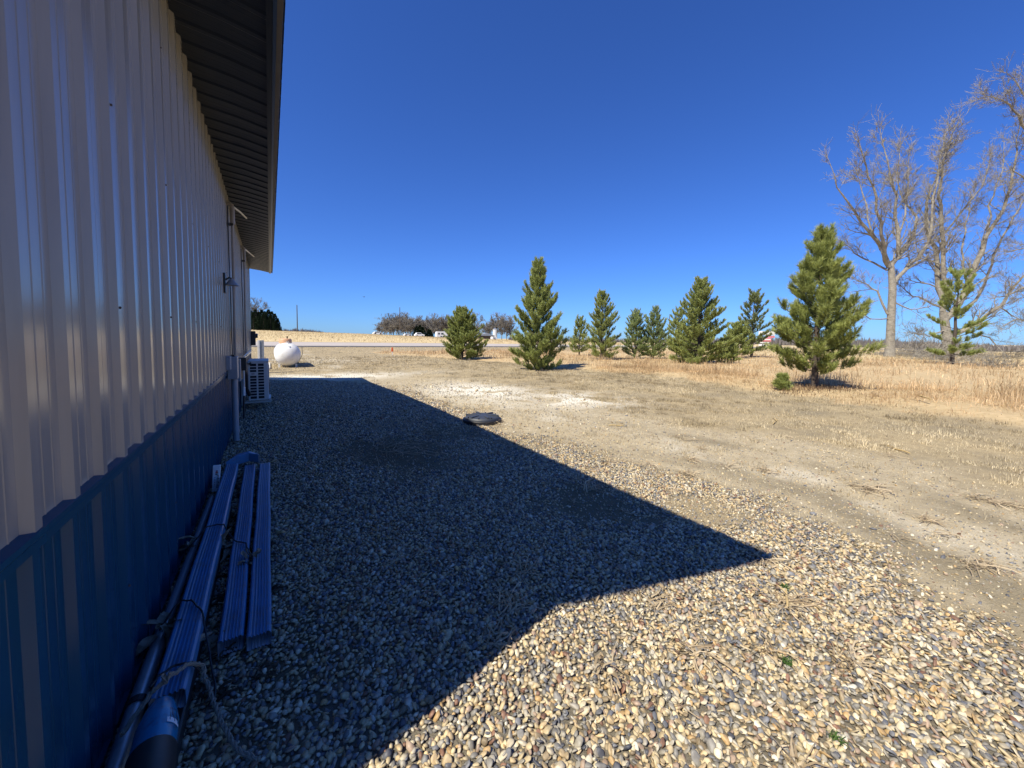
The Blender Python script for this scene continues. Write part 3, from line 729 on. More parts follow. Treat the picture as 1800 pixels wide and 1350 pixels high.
o = mb.build('rope', M['rope'], smooth=True); tag(o, 'frayed tan rope looped over the blue bottle and trailing onto the pebbles', 'rope')
# black cords
G_ = 'black cords over the downspouts'
def cord(pts, lab):
    o = MB().tube(wobble(pts, 4, .0012), .0042, 6).build('black_cord', M['black'], smooth=True); tag(o, lab, 'cord', G_)
cord([(-.47, 3.12, .09), (-.41, 3.22, .14), (-.39, 3.26, .158), (-.34, 3.27, .158), (-.295, 3.25, .157), (-.25, 3.14, .12), (-.22, 3.08, .096), (-.16, 3.02, .096), (-.135, 2.90, .09), (-.115, 2.82, .092), (-.125, 2.74, .05), (-.14, 2.66, .045)], 'farther black cord, curving over all the blue downspouts')
cord([(-.455, 2.30, .10), (-.42, 2.38, .14), (-.395, 2.40, .158), (-.35, 2.38, .158), (-.295, 2.26, .157), (-.265, 2.14, .09), (-.235, 2.0, .04), (-.215, 1.90, .03), (-.21, 1.82, .03)], 'middle black cord, over the nearest downspout and hanging onto the pebbles')
cord([(-.40, 1.86, .150), (-.385, 1.90, .157), (-.34, 1.93, .157), (-.29, 1.92, .155), (-.265, 1.93, .10)], 'shortest black cord, close to the open end of the nearest downspout')
# husks tangled on the pole
def husk(pts, w, nm, lab, grp):
    mb = MB(); n = len(pts)
    vs = []
    for i, p in enumerate(pts):
        t = (Vector(pts[min(i+1, n-1)])-Vector(pts[max(i-1, 0)])).normalized(); s = t.cross(Vector((.3, .2, 1))).normalized(); ww = w*math.sin(math.pi*(i+.6)/(n+.2))
        up = s.cross(t)
        vs += [tuple(Vector(p)-s*ww+up*ww*.5), tuple(Vector(p)), tuple(Vector(p)+s*ww+up*ww*.5)]
    fs = []
    for i in range(n-1): fs += [(3*i, 3*i+1, 3*i+4, 3*i+3), (3*i+1, 3*i+2, 3*i+5, 3*i+4)]
    mb.add(vs, fs); return mb
def huskclump(c, k, lab, sd, size=.09):
    rr = np.random.default_rng(sd); big = MB()
    for i in range(k):
        d = Vector(rr.normal(0, 1, 3)); d.z = abs(d.z)*.5; d.normalize(); p = Vector(c)+Vector(rr.normal(0, .018, 3)); pts = []
        for j in range(6):
            pts.append(tuple(p)); p = p+d*size*.22; d = (d+Vector(rr.normal(0, .35, 3))+Vector((0, 0, -.15))).normalized()
        h_ = husk(pts, .010+.014*rr.random(), '', '', ''); big.add(h_.v, h_.f)
    o = big.build('corn_husk', M['husk'], recalc=False); tag(o, lab, 'corn husk', 'corn husks tangled in the downspouts')
huskclump((-.445, 2.30, .09), 9, 'dry corn husk curled over the grey pole near the open end of the longest downspout', 1, .11)
huskclump((-.44, 3.18, .08), 7, 'dry corn husk wrapped under the farther black cord against the wall', 2, .11)
huskclump((-.27, 3.10, .06), 9, 'dry corn husk stuck between the nearest and middle downspouts', 3, .13)
huskclump((-.14, 2.82, .07), 6, 'dark husk scrap between the middle and outer downspouts', 4, .07)
huskclump((-.245, 2.2, .04), 5, 'broad flat husk leaf on the pebbles beside the middle downspout end', 5, .09)

# ------------------------------------------------------------------ lid
loc = (3.10, 5.98, float(gz(3.1, 5.98))+.045); t = top('tank_lid', 'round black ribbed plastic lid set in the dirt at the shadow edge', 'lid', loc)
part(MB().lathe([(.30, -.03), (.30, .03), (.292, .05), (.275, .062), (.26, .066), (.12, .078), (.02, .08)], loc, 40), 'cover', M['rubber'], t, loc, smooth=True)
for k in range(6):
    a = k*math.pi/3+.4; Mx = Matrix.Translation(loc) @ Matrix.Rotation(a, 4, 'Z'); part(MB().box((.10, -.018, .05), (.285, .018, .088), Mx), 'rib', M['rubber'], t, loc, bevel=.004)
mb = MB().lathe([(.335, -.09), (.335, .012), (.325, .022), (.303, .022)], loc, 40, cap=False); part(mb, 'rim', M['black'], t, loc, smooth=True)
for k in range(8):
    a = k*math.pi/4+.1; Mx = Matrix.Translation(loc) @ Matrix.Rotation(a, 4, 'Z')
    part(MB().lathe([(.012, .055), (.012, .072), (.006, .076)], (0, 0, 0), 8, Mx @ Matrix.Translation((.277, 0, 0))), 'bolt', M['black'], t, loc)

# stalks lying about
def stalk(x, y, ang, ln, r, lab, z=.02):
    z0 = float(gz(x, y))+z; d = Vector((math.cos(ang), math.sin(ang), 0)); p = Vector((x, y, z0))
    t = empty('corn_stalk', tuple(p), 0, lab, 'corn stalk', 'broken corn stalks on the ground')
    pts = [d*ln*(i/6-.5)+Vector((0, 0, .006*math.sin(i*1.1))) for i in range(7)]
    MB().tube(pts, [r*.8, r, r*1.0, r*1.1, r, r, r*.7], 8).build('stem', M['stalk'], t, smooth=True)
    h_ = husk([tuple(d*ln*(.1+.12*i)+Vector((-d.y, d.x, 0))*.02*i+Vector((0, 0, .01+.012*math.sin(i)))) for i in range(6)], r*1.2, '', '', '')
    h_.build('leaf', M['stalk'], t, recalc=False)
stalk(2.42, .98, .45, .17, .006, 'yellow corn stalk piece in the weeds on the pebbles, nearest the camera', .035)
stalk(7.6, 3.4, .3, .5, .010, 'long pale corn stalk lying on the mown grass')
stalk(4.9, 4.6, -.5, .25, .010, 'short bent corn stalk where dirt meets the mown grass')
stalk(7.2, 1.7, .9, .35, .010, 'broken corn stalk at the right side of the mown grass')
stalk(12.6, 2.6, .5, .6, .016, 'bleached corn stalk lying at the edge of the tall grass', .12)

# ------------------------------------------------------------------ propane tank, post, pad
loc = (.69, 20.4, float(gz(.7, 21.5))); rt = .53; zc = .60
t = top('propane_tank', 'white horizontal propane tank with a tan hood on the lawn', 'propane tank', loc)
Mx = Matrix.Translation((.69, 20.35, zc)) @ Matrix.Rotation(R(-90), 4, 'X')
prof = [(rt*math.sin(a), .42*(1-math.cos(a))) for a in np.linspace(.02, math.pi/2, 12)]
prof += [(rt, 1.0), (rt, 3.2)]+[(rt*math.cos(a), 3.2+.42*math.sin(a)) for a in np.linspace(.15, 1.55, 10)]
part(MB().lathe(prof, (0, 0, 0), 48, Mx), 'shell', M['white'], t, loc, smooth=True)
mb = MB()
for yy in (.46,): mb.lathe([(rt+.001, yy), (rt+.006, yy+.005), (rt+.006, yy+.02), (rt+.001, yy+.025)], (0, 0, 0), 48, Mx, cap=False)
part(mb, 'weld_seam', M['offwhite'], t, loc, smooth=True)
Mh = Matrix.Translation((.64, 21.9, zc+rt-.05))
part(MB().lathe([(.27, 0), (.275, .17), (.25, .215), (.15, .24), (.01, .245)], (0, 0, 0), 24, Mh), 'hood', M['lid_tan'], t, loc, smooth=True)
part(MB().tube([(.72, 21.9, zc+rt+.18), (.72, 21.9, zc+rt+.30)], .03, 8), 'vent_cap', M['bark'], t, loc)
part(MB().box((.68, 20.62, zc+rt-.10), (.70, 20.68, zc+rt+.07)).box((.64, 20.62, zc+rt+.05), (.74, 20.68, zc+rt+.07)), 'lifting_lug', M['white'], t, loc)
part(MB().tube([(.72, 20.47, zc+.39), (.76, 20.44, zc+.35), (.80, 20.47, zc+.37)], .014, 6), 'handle', M['pvc'], t, loc)
for yy in (20.9, 23.2):
    for sx in (-1, 1):
        part(MB().box((.69+sx*.34-.04, yy-.08, loc[2]-.02), (.69+sx*.34+.04, yy+.08, zc-.45)), 'leg', M['white'], t, loc)
part(MB().tube([(1.285, 20.95, .95), (1.30, 20.95, .6), (1.18, 20.93, .3), (1.02, 20.9, .06)], .012, 6), 'gas_line', M['black'], t, loc)
loc = (-.30, 18., 0); t = top('steel_post', 'short galvanised steel channel post standing behind the heat pump', 'post', loc)
part(MB().box((-.405, 17.9, -.05), (-.335, 18.1, 1.27)), 'flange', M['white'], t, loc, bevel=.006)
part(MB().box((-.335, 17.97, -.05), (-.265, 18.03, 1.265)), 'web', M['galv'], t, loc)
part(MB().box((-.265, 17.9, -.05), (-.195, 18.1, 1.27)), 'flange', M['galv'], t, loc, bevel=.006)
zp = float(gz(-1.2, 21.5))
tag(MB().box((-3.4, 19.8, zp-.1), (.0, 23.6, zp+.08)).build('concrete_pad', M['concrete'], bevel=.01), 'pale concrete pad on the ground behind the steel post', 'concrete pad')
loc = (8.45, 32.2, float(gz(8.45, 32.2))); t = top('marker_stake', 'orange topped marker stake at the edge of the lawn', 'marker stake', loc)
part(MB().box((8.42, 32.19, loc[2]-.02), (8.48, 32.21, loc[2]+.28)), 'stake', M['white'], t, loc)
part(MB().prism([(8.37, loc[2]+.27), (8.52, loc[2]+.27), (8.50, loc[2]+.60), (8.38, loc[2]+.60)], 32.175, 32.225), 'flag', M['orange'], t, loc)

# ------------------------------------------------------------------ pines
def pine(x, y, h, w, label, seed, nneed=26, nw=.008, clear=.09, dens=1., colA=(.16,.19,.04), colB=(.48,.53,.18), shape=.58, lean=(0, 0), nl=.13, tuft=1., gap=0., sink=0.0):
    r_ = np.random.default_rng(seed); z0 = float(gz(x, y))-sink
    t = empty('pine_tree', (x, y, z0), 0, label, 'pine tree', 'young pines in the tall grass')
    tr = MB(); pts = []
    for i in range(9):
        f_ = i/8; pts.append((lean[0]*f_*f_+r_.normal(0, .012*h*.3), lean[1]*f_*f_+r_.normal(0, .012*h*.3), h*.97*f_))
    pts[0] = (0, 0, -.1)
    tr.tube(pts, [max(.008, .020*h*(1-.93*i/8)) for i in range(9)], 9)
    def axis(z):
        f_ = z/h*8; i = min(7, int(f_)); a = Vector(pts[i]); b = Vector(pts[i+1]); return a.lerp(b, f_-i)
    br = MB(); shoots = []
    z = h*clear
    while z < h*.96:
        tt = (z-h*clear)/(h*(1-clear)); rad = w/2*.95*((1-tt)**shape)*(1-.3*math.exp(-tt*12))+.03
        nb_ = int((6 if tt < .8 else 5)*(1 if dens >= 1 else dens)+r_.integers(0, 3)); a0 = r_.uniform(0, 6.28)
        for k in range(nb_):
            if r_.random() < gap: continue
            a = a0+6.28*k/nb_+r_.normal(0, .25); ln = rad*r_.uniform(.5, 1.18); up = .25+.9*tt+r_.normal(0, .2)
            base = axis(z+r_.uniform(-.08, .08)); d = Vector((math.cos(a), math.sin(a), up*.55)).normalized()
            P = [base]; m = 5
            for j in range(1, m+1):
                dd = (d+Vector((0, 0, .18*j*(.4+tt)-.10))).normalized(); P.append(P[-1]+dd*ln/m)
            br.tube(P, [max(.004, .011*ln*(1.15-j/m)+.003) for j in range(m+1)], 5, cap=False)
            # shoots: tip and side shoots
            ns = max(2, int(ln/.115*dens*tuft))
            shoots.append((P[-1], (P[-1]-P[-2]).normalized(), 1.))
            for s in range(ns*2):
                f_ = r_.uniform(.30, .98)*m; j = min(m-1, int(f_)); p = P[j].lerp(P[j+1], f_-j)
                sd = (P[j+1]-P[j]).normalized(); lat = sd.cross(Vector((0, 0, 1))).normalized()*r_.choice([-1, 1])
                q = (sd*.6+lat*r_.uniform(.3, 1.)+Vector((0, 0, r_.uniform(.2, 1.2)))).normalized(); l2 = r_.uniform(.08, .26)*(1.1-.4*f_/m)*(h/4.5)**.4
                br.tube([p, p+q*l2], [.005, .003], 4, cap=False)
                shoots.append((p+q*l2, (q+Vector((0, 0, .5))).normalized(), r_.uniform(.7, 1.)))
        z += h*r_.uniform(.040, .066)/max(dens, .6)
    for s in range(5):
        zz = h*(.97-.035*s); shoots.append((axis(zz*.99), Vector((r_.normal(0, .25), r_.normal(0, .25), 1)).normalized(), 1.))
    tr.build('trunk', M['bark'], t, smooth=True)
    br.build('branches', M['bark'], t, recalc=False)
    S = len(shoots); P = np.array([s[0][:] for s in shoots]); A = np.array([s[1][:] for s in shoots]); sc = np.array([s[2] for s in shoots])
    n = nneed; ref = np.where(np.abs(A[:, 2:3]) < .9, [[0, 0, 1.]], [[1., 0, 0]]); U = np.cross(A, ref); U /= np.linalg.norm(U, axis=1, keepdims=True); W_ = np.cross(A, U)
    th = r_.uniform(0, 6.28, (S, n)); sp_ = r_.uniform(.15, .95, (S, n)); al = r_.uniform(-.20, .06, (S, n))*(h/4.5)**.3
    rd = (U[:, None]*np.cos(th)[..., None]+W_[:, None]*np.sin(th)[..., None])
    dr = A[:, None]*np.cos(sp_)[..., None]+rd*np.sin(sp_)[..., None]
    B = P[:, None]+A[:, None]*al[..., None]; ln = nl*.82*sc[:, None]*r_.uniform(.7, 1.15, (S, n)); T = B+dr*ln[..., None]
    side = np.cross(dr, r_.normal(0, 1, (S, n, 3))); side /= np.linalg.norm(side, axis=2, keepdims=True); side *= nw
    V = np.stack([B-side, B+side, T], 2).reshape(-1, 3); F = np.arange(len(V)).reshape(-1, 3)
    tnt = np.clip(r_.uniform(0, 1, (S, 1))*.7+r_.uniform(0, .3, (S, n)), 0, 1)[..., None]
    c = np.array(colA)*(1-tnt)+np.array(colB)*tnt; c = np.repeat(c.reshape(-1, 3), 3, 0)
    mesh_np('crown', V, F, M['needles'], t, col=c)
    return t
pine(13.69, 5.12, 4.85, 3.3, 'large bushy pine with a bare lower trunk, nearest of the pines', 51, 60, .0055, .12, 1.2, nl=.19, tuft=1.05, shape=.86, colA=(.15,.18,.04), colB=(.50,.54,.17))
pine(10.7, 15.04, 5.3, 3.5, 'tall dense pine, left of the middle, branches down to the grass', 12, 46, .0075, .025, 1.35, nl=.17, shape=.8)
pine(11.0, 24.2, 3.45, 3.9, 'small round pine at the far left of the row', 13, 30, .011, .04, 1.3, nl=.16, shape=.6, tuft=1.1)
pine(22.9, 26.0, 3.4, 2.8, 'small pine peeking out right behind the tall dense pine', 14, 24, .012, .1, .9, nl=.16)
pine(19.5, 19.85, 4.85, 3.4, 'pointed pine standing right of the tall dense one', 15, 28, .011, .05, 1.1, nl=.16, gap=.12)
pine(23.2, 20.1, 3.6, 2.9, 'left of two pale open topped pines side by side', 16, 26, .011, .06, 1., nl=.16, gap=.12, shape=.5, colA=(.14,.20,.07), colB=(.44,.50,.20))
pine(24.6, 19.6, 3.85, 3.1, 'right of two pale open topped pines side by side', 17, 26, .011, .06, 1., nl=.16, gap=.12, shape=.5, colA=(.14,.20,.07), colB=(.44,.50,.20))
pine(30.2, 21.6, 4.4, 3.2, 'dark slim pine half hidden behind the broad pine', 18, 22, .013, .1, .9, nl=.18, gap=.12)
pine(22.2, 14.4, 5.25, 4.4, 'broad dense pine with a rounded top in the middle of the row', 19, 34, .010, .025, 1.3, nl=.16, shape=.55)
pine(37.2, 18.9, 6.3, 4.6, 'thin ragged pine in front of the red and white sign board', 20, 26, .015, .1, .85, nl=.26, gap=.2, shape=.6, colA=(.13,.17,.07), colB=(.34,.37,.14))
pine(33.5, 18.2, 3.0, 3.4, 'low pine beside the ragged pine', 24, 26, .014, .1, 1., nl=.2, gap=.05, shape=.6)
pine(40.8, 7.2, 6.7, 3.9, 'lean patchy pine in front of the second bare tree', 21, 44, .013, .10, .8, nl=.32, gap=.42, shape=.35, tuft=.9)
pine(12.85, 5.62, .36, .5, 'knee high pine seedling beside the nearest pine', 22, 40, .004, .02, .8, nl=.14, shape=.5, tuft=1.)
pine(27.2, 18.2, 2.3, 3.2, 'low spreading pine filling the gap left of the broad pine', 25, 24, .012, .03, 1.1, nl=.17, shape=.5)
pine(24.4, 13.9, 1.7, 1.8, 'low young pine at the right foot of the broad pine', 26, 24, .011, .03, 1.0, nl=.16, shape=.6)
blades('fallen_needles', *(lambda n: (13.7+rng.normal(0, .75, n), 5.2+rng.normal(0, .5, n)))(2200), .10, .006, (.20, .13, .07), (.12, .08, .05), 'brown fallen needles and dead stems around the foot of the nearest pine', 'needle litter', lean=1.2, zoff=.02)

# ------------------------------------------------------------------ camera numbers used for the bare trees' limbs
FPX = 690.; YC = 635.334; H = 1.45
RM = np.array([[.8512, -.5247, .0116], [-.0197, -.0558, -.9982], [.5245, .8494, -.0579]])
dY = np.array([474-900, 590-YC, FPX]); dY /= np.linalg.norm(dY)
dD = np.array([755-900, 12500-YC, FPX]); dD /= np.linalg.norm(dD); dD = dD-dD@dY*dY; dD /= np.linalg.norm(dD)
dZ = -dD; dX = np.cross(dY, dZ); RM = np.stack([dX, dY, dZ], 1)
def pt(px, py, d): v = RM.T @ np.array([(px-900)/FPX, (py-YC)/FPX, 1.])*d; return Vector((v[0], v[1], v[2]+H))

def grow(mb, p, d, ln, r, lev, r_, sides, seglen=.22, up=.06, kids=None, minr=.008):
    """one limb with children"""
    n = 5 if lev > 0 else 4; P = [p]; q = d.copy()
    for i in range(n):
        q = (q+Vector(r_.normal(0, .13, 3))+Vector((0, 0, up))).normalized(); P.append(P[-1]+q*ln/n)
    mb.tube(P, [max(minr, r*(1-.75*i/n)) for i in range(n+1)], sides[min(lev, len(sides)-1)], cap=False)
    if lev <= 0: return
    k = int(r_.integers(5, 8)) if kids is None else kids
    for j in range(k):
        f_ = r_.uniform(.2, 1.)*n; i = min(n-1, int(f_)); b = P[i].lerp(P[i+1], f_-i); a = (P[i+1]-P[i]).normalized()
        s = a.cross(Vector(r_.normal(0, 1, 3))).normalized(); ang = r_.uniform(.4, .95)
        grow(mb, b, (a*math.cos(ang)+s*math.sin(ang)).normalized(), ln*r_.uniform(.38, .62), r*.42, lev-1, r_, sides, up=up, minr=minr)
def bare(limbs, name, label, group, seed, d0, trunk, minr=.0095, kids_per=1.6, lev=2, jit=1.8, step=1.):
    r_ = np.random.default_rng(seed); pl_ = .80
    limbs = [[(x, y, w*pl_) for x, y, w in q] for q in limbs]; trunk = [(x, y, w*.76) for x, y, w in trunk]
    P = [pt(x, y, d0) for x, y, w in trunk]; t = empty(name, tuple(P[0]), 0, label, 'bare tree', group); off = P[0]
    tm = MB(); tm.tube([p-off for p in P], [w for *_, w in trunk], 12); tm.build('trunk', M['greybark'], t, smooth=True)
    mb = MB()
    for pl in limbs:
        dep = d0; Q = []; n = len(pl); dj = r_.normal(0, jit)
        for i, (x, y, w) in enumerate(pl): Q.append(pt(x, y, d0+dj*i/max(1, n-1)))
        # subdivide for crookedness
        QQ = []; WW = []
        for i in range(n-1):
            m = max(2, int((Q[i+1]-Q[i]).length/1.1))
            for j in range(m):
                f_ = j/m; QQ.append(Q[i].lerp(Q[i+1], f_)+(Vector(r_.normal(0, .07, 3)) if (i or j) else Vector((0, 0, 0)))); WW.append(pl[i][2]*(1-f_)+pl[i+1][2]*f_)
        QQ.append(Q[-1]); WW.append(pl[-1][2])
        mb.tube([q-off for q in QQ], WW, 8, cap=False)
        tot = len(QQ)
        for i in range(2 if tot > 4 else 1, tot):
            f_ = i/(tot-1); a = (QQ[i]-QQ[i-1]).normalized()
            for c in range(int(r_.poisson(kids_per*step*(.6+.9*f_)))):
                s = a.cross(Vector(r_.normal(0, 1, 3))).normalized(); ang = r_.uniform(.35, .95)
                grow(mb, QQ[i-1].lerp(QQ[i], r_.random())-off, (a*math.cos(ang)+s*math.sin(ang)+Vector((0, 0, .12))).normalized(), r_.uniform(1.4, 3.2)*(1.15-.6*f_), max(.02, WW[i]*.42), lev, r_, (3, 3, 4), up=.05, minr=minr)
        a = (QQ[-1]-QQ[-2]).normalized()
        for c in range(4): grow(mb, QQ[-1]-off, (a+Vector(r_.normal(0, .3, 3))).normalized(), r_.uniform(1.2, 2.2), WW[-1]*.8, 1, r_, (3, 3, 4), minr=minr)
    mb.build('crown', M['greybark'], t, recalc=False)
    return t
GB = 'big bare trees at the field edge'
bare([[(1563,470,.30),(1548,430,.24),(1525,405,.19),(1500,370,.13),(1470,330,.07),(1458,285,.03)],
      [(1560,465,.28),(1554,450,.24),(1552,410,.18),(1534,328,.12),(1510,250,.04)],
      [(1566,467,.30),(1577,454,.26),(1578,401,.20),(1573,344,.14),(1563,303,.09),(1547,226,.03)],
      [(1568,465,.26),(1590,440,.22),(1604,418,.18),(1612,381,.14),(1587,352,.10),(1577,312,.06),(1583,250,.03)],
      [(1569,500,.26),(1590,474,.23),(1612,454,.20),(1632,426,.17),(1644,328,.11),(1668,262,.05),(1681,242,.03)],
      [(1560,475,.14),(1534,462,.11),(1505,445,.08),(1481,426,.04)], [(1560,552,.15),(1542,511,.12),(1525,500,.09),(1502,491,.04)],
      [(1548,440,.12),(1530,400,.10),(1520,340,.07),(1505,300,.03)], [(1570,530,.10),(1600,545,.07),(1630,540,.04)], [(1561,560,.09),(1530,560,.06),(1500,540,.03)], [(1578,420,.12),(1592,380,.10),(1596,320,.07),(1600,262,.03)]],
     'bare_tree', 'big bare tree with a thick straight trunk, left of the two beyond the grass', GB, 5, 42.3,
     [(1563,632,.78),(1564,622,.62),(1565,600,.52),(1566,568,.48),(1569,507,.44),(1566,462,.34)], minr=.0095, lev=2, kids_per=2.3)
bare([[(1657,548,.34),(1648,487,.30),(1644,438,.26),(1628,401,.20),(1630,352,.16),(1652,295,.10),(1665,222,.03)],
      [(1660,520,.28),(1659,487,.26),(1655,401,.22),(1650,344,.16),(1661,271,.10),(1685,214,.03)],
      [(1656,415,.14),(1693,369,.11),(1722,328,.08),(1742,275,.03)],
      [(1664,560,.40),(1681,540,.38),(1709,487,.33),(1734,418,.26),(1762,369,.18),(1783,291,.11),(1793,222,.04)],
      [(1672,556,.22),(1700,540,.20),(1726,515,.17),(1746,450,.13),(1779,385,.09),(1810,335,.04)],
      [(1664,592,.30),(1681,585,.29),(1718,568,.25),(1758,536,.19),(1800,487,.12),(1850,440,.05)],
      [(1693,578,.10),(1738,593,.08),(1762,621,.06),(1779,634,.03)], [(1654,540,.15),(1624,527,.12),(1604,520,.09),(1579,499,.04)], [(1700,520,.14),(1690,440,.11),(1700,380,.07),(1712,330,.03)],
      [(1734,420,.12),(1740,360,.10),(1760,300,.06),(1765,250,.03)], [(1758,540,.09),(1790,560,.06),(1830,570,.03)], [(1662,580,.10),(1635,590,.07),(1600,585,.03)]],
     'bare_tree', 'wide bare tree with several leaning stems, behind the lean patchy pine', GB, 6, 44.,
     [(1668,632,.80),(1667,620,.66),(1664,590,.58),(1658,548,.46)], minr=.0095, lev=2, kids_per=2.2)
bare([[(1868,420,.3),(1850,330,.24),(1815,250,.18),(1800,218,.14),(1783,194,.10),(1758,173,.06),(1734,169,.03)], [(1815,250,.14),(1810,190,.11),(1790,150,.07),(1770,128,.03)],
      [(1872,520,.25),(1840,520,.2),(1800,505,.14),(1770,520,.06)], [(1872,560,.2),(1830,575,.14),(1790,560,.08),(1760,575,.03)], [(1850,330,.15),(1810,320,.11),(1780,300,.05)], [(1870,450,.15),(1820,430,.11),(1785,440,.05)], [(1876,600,.12),(1830,625,.08),(1795,645,.05),(1770,655,.03)]],
     'bare_tree', 'bare tree at the right edge with only its reaching branches in view', GB, 8, 40.,
     [(1878,640,.7),(1876,600,.55),(1872,500,.45),(1868,420,.32)], minr=.0095, lev=2, kids_per=2.1)

# brush: fallen twigs under the trees
def brush(name, x, y, r, k, label, seed, h=.8, minr=.008):
    r_ = np.random.default_rng(seed); mb = MB()
    for i in range(k):
        a = r_.uniform(0, 6.28); q = r*math.sqrt(r_.random())*.8; p = Vector((q*math.cos(a), q*math.sin(a)*.6, 0))
        grow(mb, p, Vector((r_.normal(0, 1), r_.normal(0, 1), abs(r_.normal(0, .5))+.1)).normalized(), h*r_.uniform(.6, 1.4), .016, 1, r_, (3, 3), up=-.02, minr=minr)
    o = mb.build(name, M['greybark'], recalc=False); o.location = (x, y, float(gz(x, y))); tag(o, label, 'brush'); return o
brush('brush_pile', 39.5, 5.2, 2.2, 80, 'low pile of dead brush in the grass at the right', 31, .9)
brush('brush_pile', 52, 10.0, 4.0, 90, 'tangled dead brush at the foot of the second bare tree', 32, 1.8, .012)
brush('brush_pile', 62, 13.5, 5.0, 110, 'grey thicket of dead brush right behind the thick straight trunk', 33, 2.2, .014)

# ------------------------------------------------------------------ far bare trees, evergreens, poles, vehicles
def generic_bare(seed, h, spread):
    r_ = np.random.default_rng(seed); tm = MB(); P = [Vector((0, 0, -.5))]
    for i in range(5): P.append(P[-1]+Vector((r_.normal(0, .15), r_.normal(0, .15), h*.11)))
    tm.tube(P, [.045*h*.55*(1-.1*i) for i in range(6)], 7)
    mb = MB()
    for k in range(9):
        a = r_.uniform(0, 6.28); b = P[2+int(r_.integers(0, 4))]; up = r_.uniform(.7, 2.2)
        grow(mb, b, Vector((math.cos(a)*spread, math.sin(a)*spread, up)).normalized(), h*r_.uniform(.42, .62), h*.014, 3, r_, (3, 3, 3, 4), up=.05, kids=6, minr=.035)
    return tm, mb
protos = []
def far_tree(i, x, y, s, label, group):
    z = float(gz(x, y)); rz = random.uniform(0, 6.28)
    if protos[i][0] is None:
        t = empty('bare_tree', (0, 0, 0)); tm, mb = generic_bare(100+i, 10., .75+.12*i)
        a = tm.build('trunk', M['farbark'], t, recalc=False); b = mb.build('crown', M['farbark'], t, recalc=False)
        protos[i][0] = t; protos[i][1] = [a, b]; r = t
    else:
        r = protos[i][0].copy(); COL.objects.link(r)
        for c in protos[i][1]: q = c.copy(); COL.objects.link(q); q.parent = r
    r.location = (x, y, z); r.rotation_euler = (0, 0, rz); r.scale = (s, s, s)
    tag(r, label, 'bare tree', group); return r
for i in range(3): protos.append([None, None])
def bearing(px, Y): v = RM.T @ np.array([(px-900)/FPX, (592+(px-474)*.0122-YC)/FPX, 1.]); return v[0]/v[1]*Y
def hpx(px, Y, npx): X = bearing(px, Y); d = X*RM[2, 0]+Y*RM[2, 1]; return npx*d/FPX
grp = 'bare trees of the grove across the field'
L1 = 'grey bare tree in the grove across the field'
gpos = [(668,15),(676,19),(684,24),(692,27),(701,29),(710,28),(718,27),(725,25),(741,24),(749,24),(756,26),(771,30),(787,27),(795,27),(672,22),(680,25),(688,28),(697,31),(706,32),(713,31),(721,30),(729,29),(737,27),(745,27),(752,26),(759,30),(767,32),(775,33),(783,30),(791,28),(800,26)]
rl = random.Random(3)
for k, (px, n_) in enumerate(gpos):
    Y = 215+rl.uniform(-18, 25); far_tree(k % 3, bearing(px, Y), Y, (hpx(px, Y, n_)+1.0)/10., L1, grp)
grp2 = 'taller bare trees behind the small round pine'
for k, (px, n_) in enumerate([(826,30),(838,33),(851,26),(860,28),(870,34),(881,32),(890,36),(897,30)]):
    Y = 180+rl.uniform(-15, 15); far_tree(k % 3, bearing(px, Y), Y, (hpx(px, Y, n_)+1.)/10., 'bare tree in the open row right of the small round pine, across the road', grp2)
far_tree(1, bearing(457, 190), 190, hpx(457, 190, 44)/10., 'bare crown showing above the dark evergreens', None)
def evergreen(seed):
    r_ = np.random.default_rng(seed); V = []; F = []; C_ = []; n = 0
    K = 2600
    for i in range(K):
        tt = r_.random()**1.3; z = tt*.97+.02; a = r_.uniform(0, 6.28); rr = .30*(1-tt)**.75*(1+.22*math.sin(a*5+tt*17))*r_.uniform(.5, 1.05)
        p = np.array([rr*math.cos(a), rr*math.sin(a), z]); d = np.array([math.cos(a), math.sin(a), r_.uniform(-.3, .7)]); d /= np.linalg.norm(d)
        s = np.cross(d, r_.normal(0, 1, 3)); s /= np.linalg.norm(s); l = .06*r_.uniform(.6, 1.4)
        V += [p-s*.02, p+s*.02, p+d*l]; F.append((n, n+1, n+2)); n += 3; c = np.array((.018, .032, .016))*r_.uniform(.6, 1.5); C_ += [c, c, c]
    return np.array(V), np.array(F), np.array(C_)
eV, eF, eC = evergreen(5); ev0 = None
def ever(x, y, h, w, label, group):
    global ev0
    t = empty('evergreen_tree', (x, y, float(gz(x, y))-.3), random.uniform(0, 6), label, 'evergreen tree', group)
    if ev0 is None:
        a = mesh_np('crown', eV, eF, M['farwood'], t, col=eC); b = MB().tube([(0, 0, -.05), (0, 0, .5), (0, 0, .9)], [.03, .02, .005], 7).build('trunk', M['bark'], t); ev0 = (a, b)
    else:
        for c in ev0: q = c.copy(); COL.objects.link(q); q.parent = t
    t.scale = (w/.6, w/.6, h)
for k, (px, n_, Y) in enumerate([(443,29,175),(450,31,170),(456,28,172),(461,31,168),(467,29,171),(473,32,170),(479,29,169),(484,26,172),(489,19,171),(446,26,163),(464,26,164),(476,24,164)]):
    h_ = hpx(px, Y, n_); ever(bearing(px, Y), Y, h_*1.12+.8, h_*.62, 'dark evergreen in the dense clump beside the far corner of the building', 'dark evergreens in the clump')
for k, (px, n_) in enumerate([(733,18),(738,20),(743,17),(754,14),(757,13),(784,14)]):
    Y = 196; ever(bearing(px, Y), Y, hpx(px, Y, n_)+1., hpx(px, Y, n_)*.9, 'dark evergreen in front of the grey grove across the field', 'evergreens at the grove')

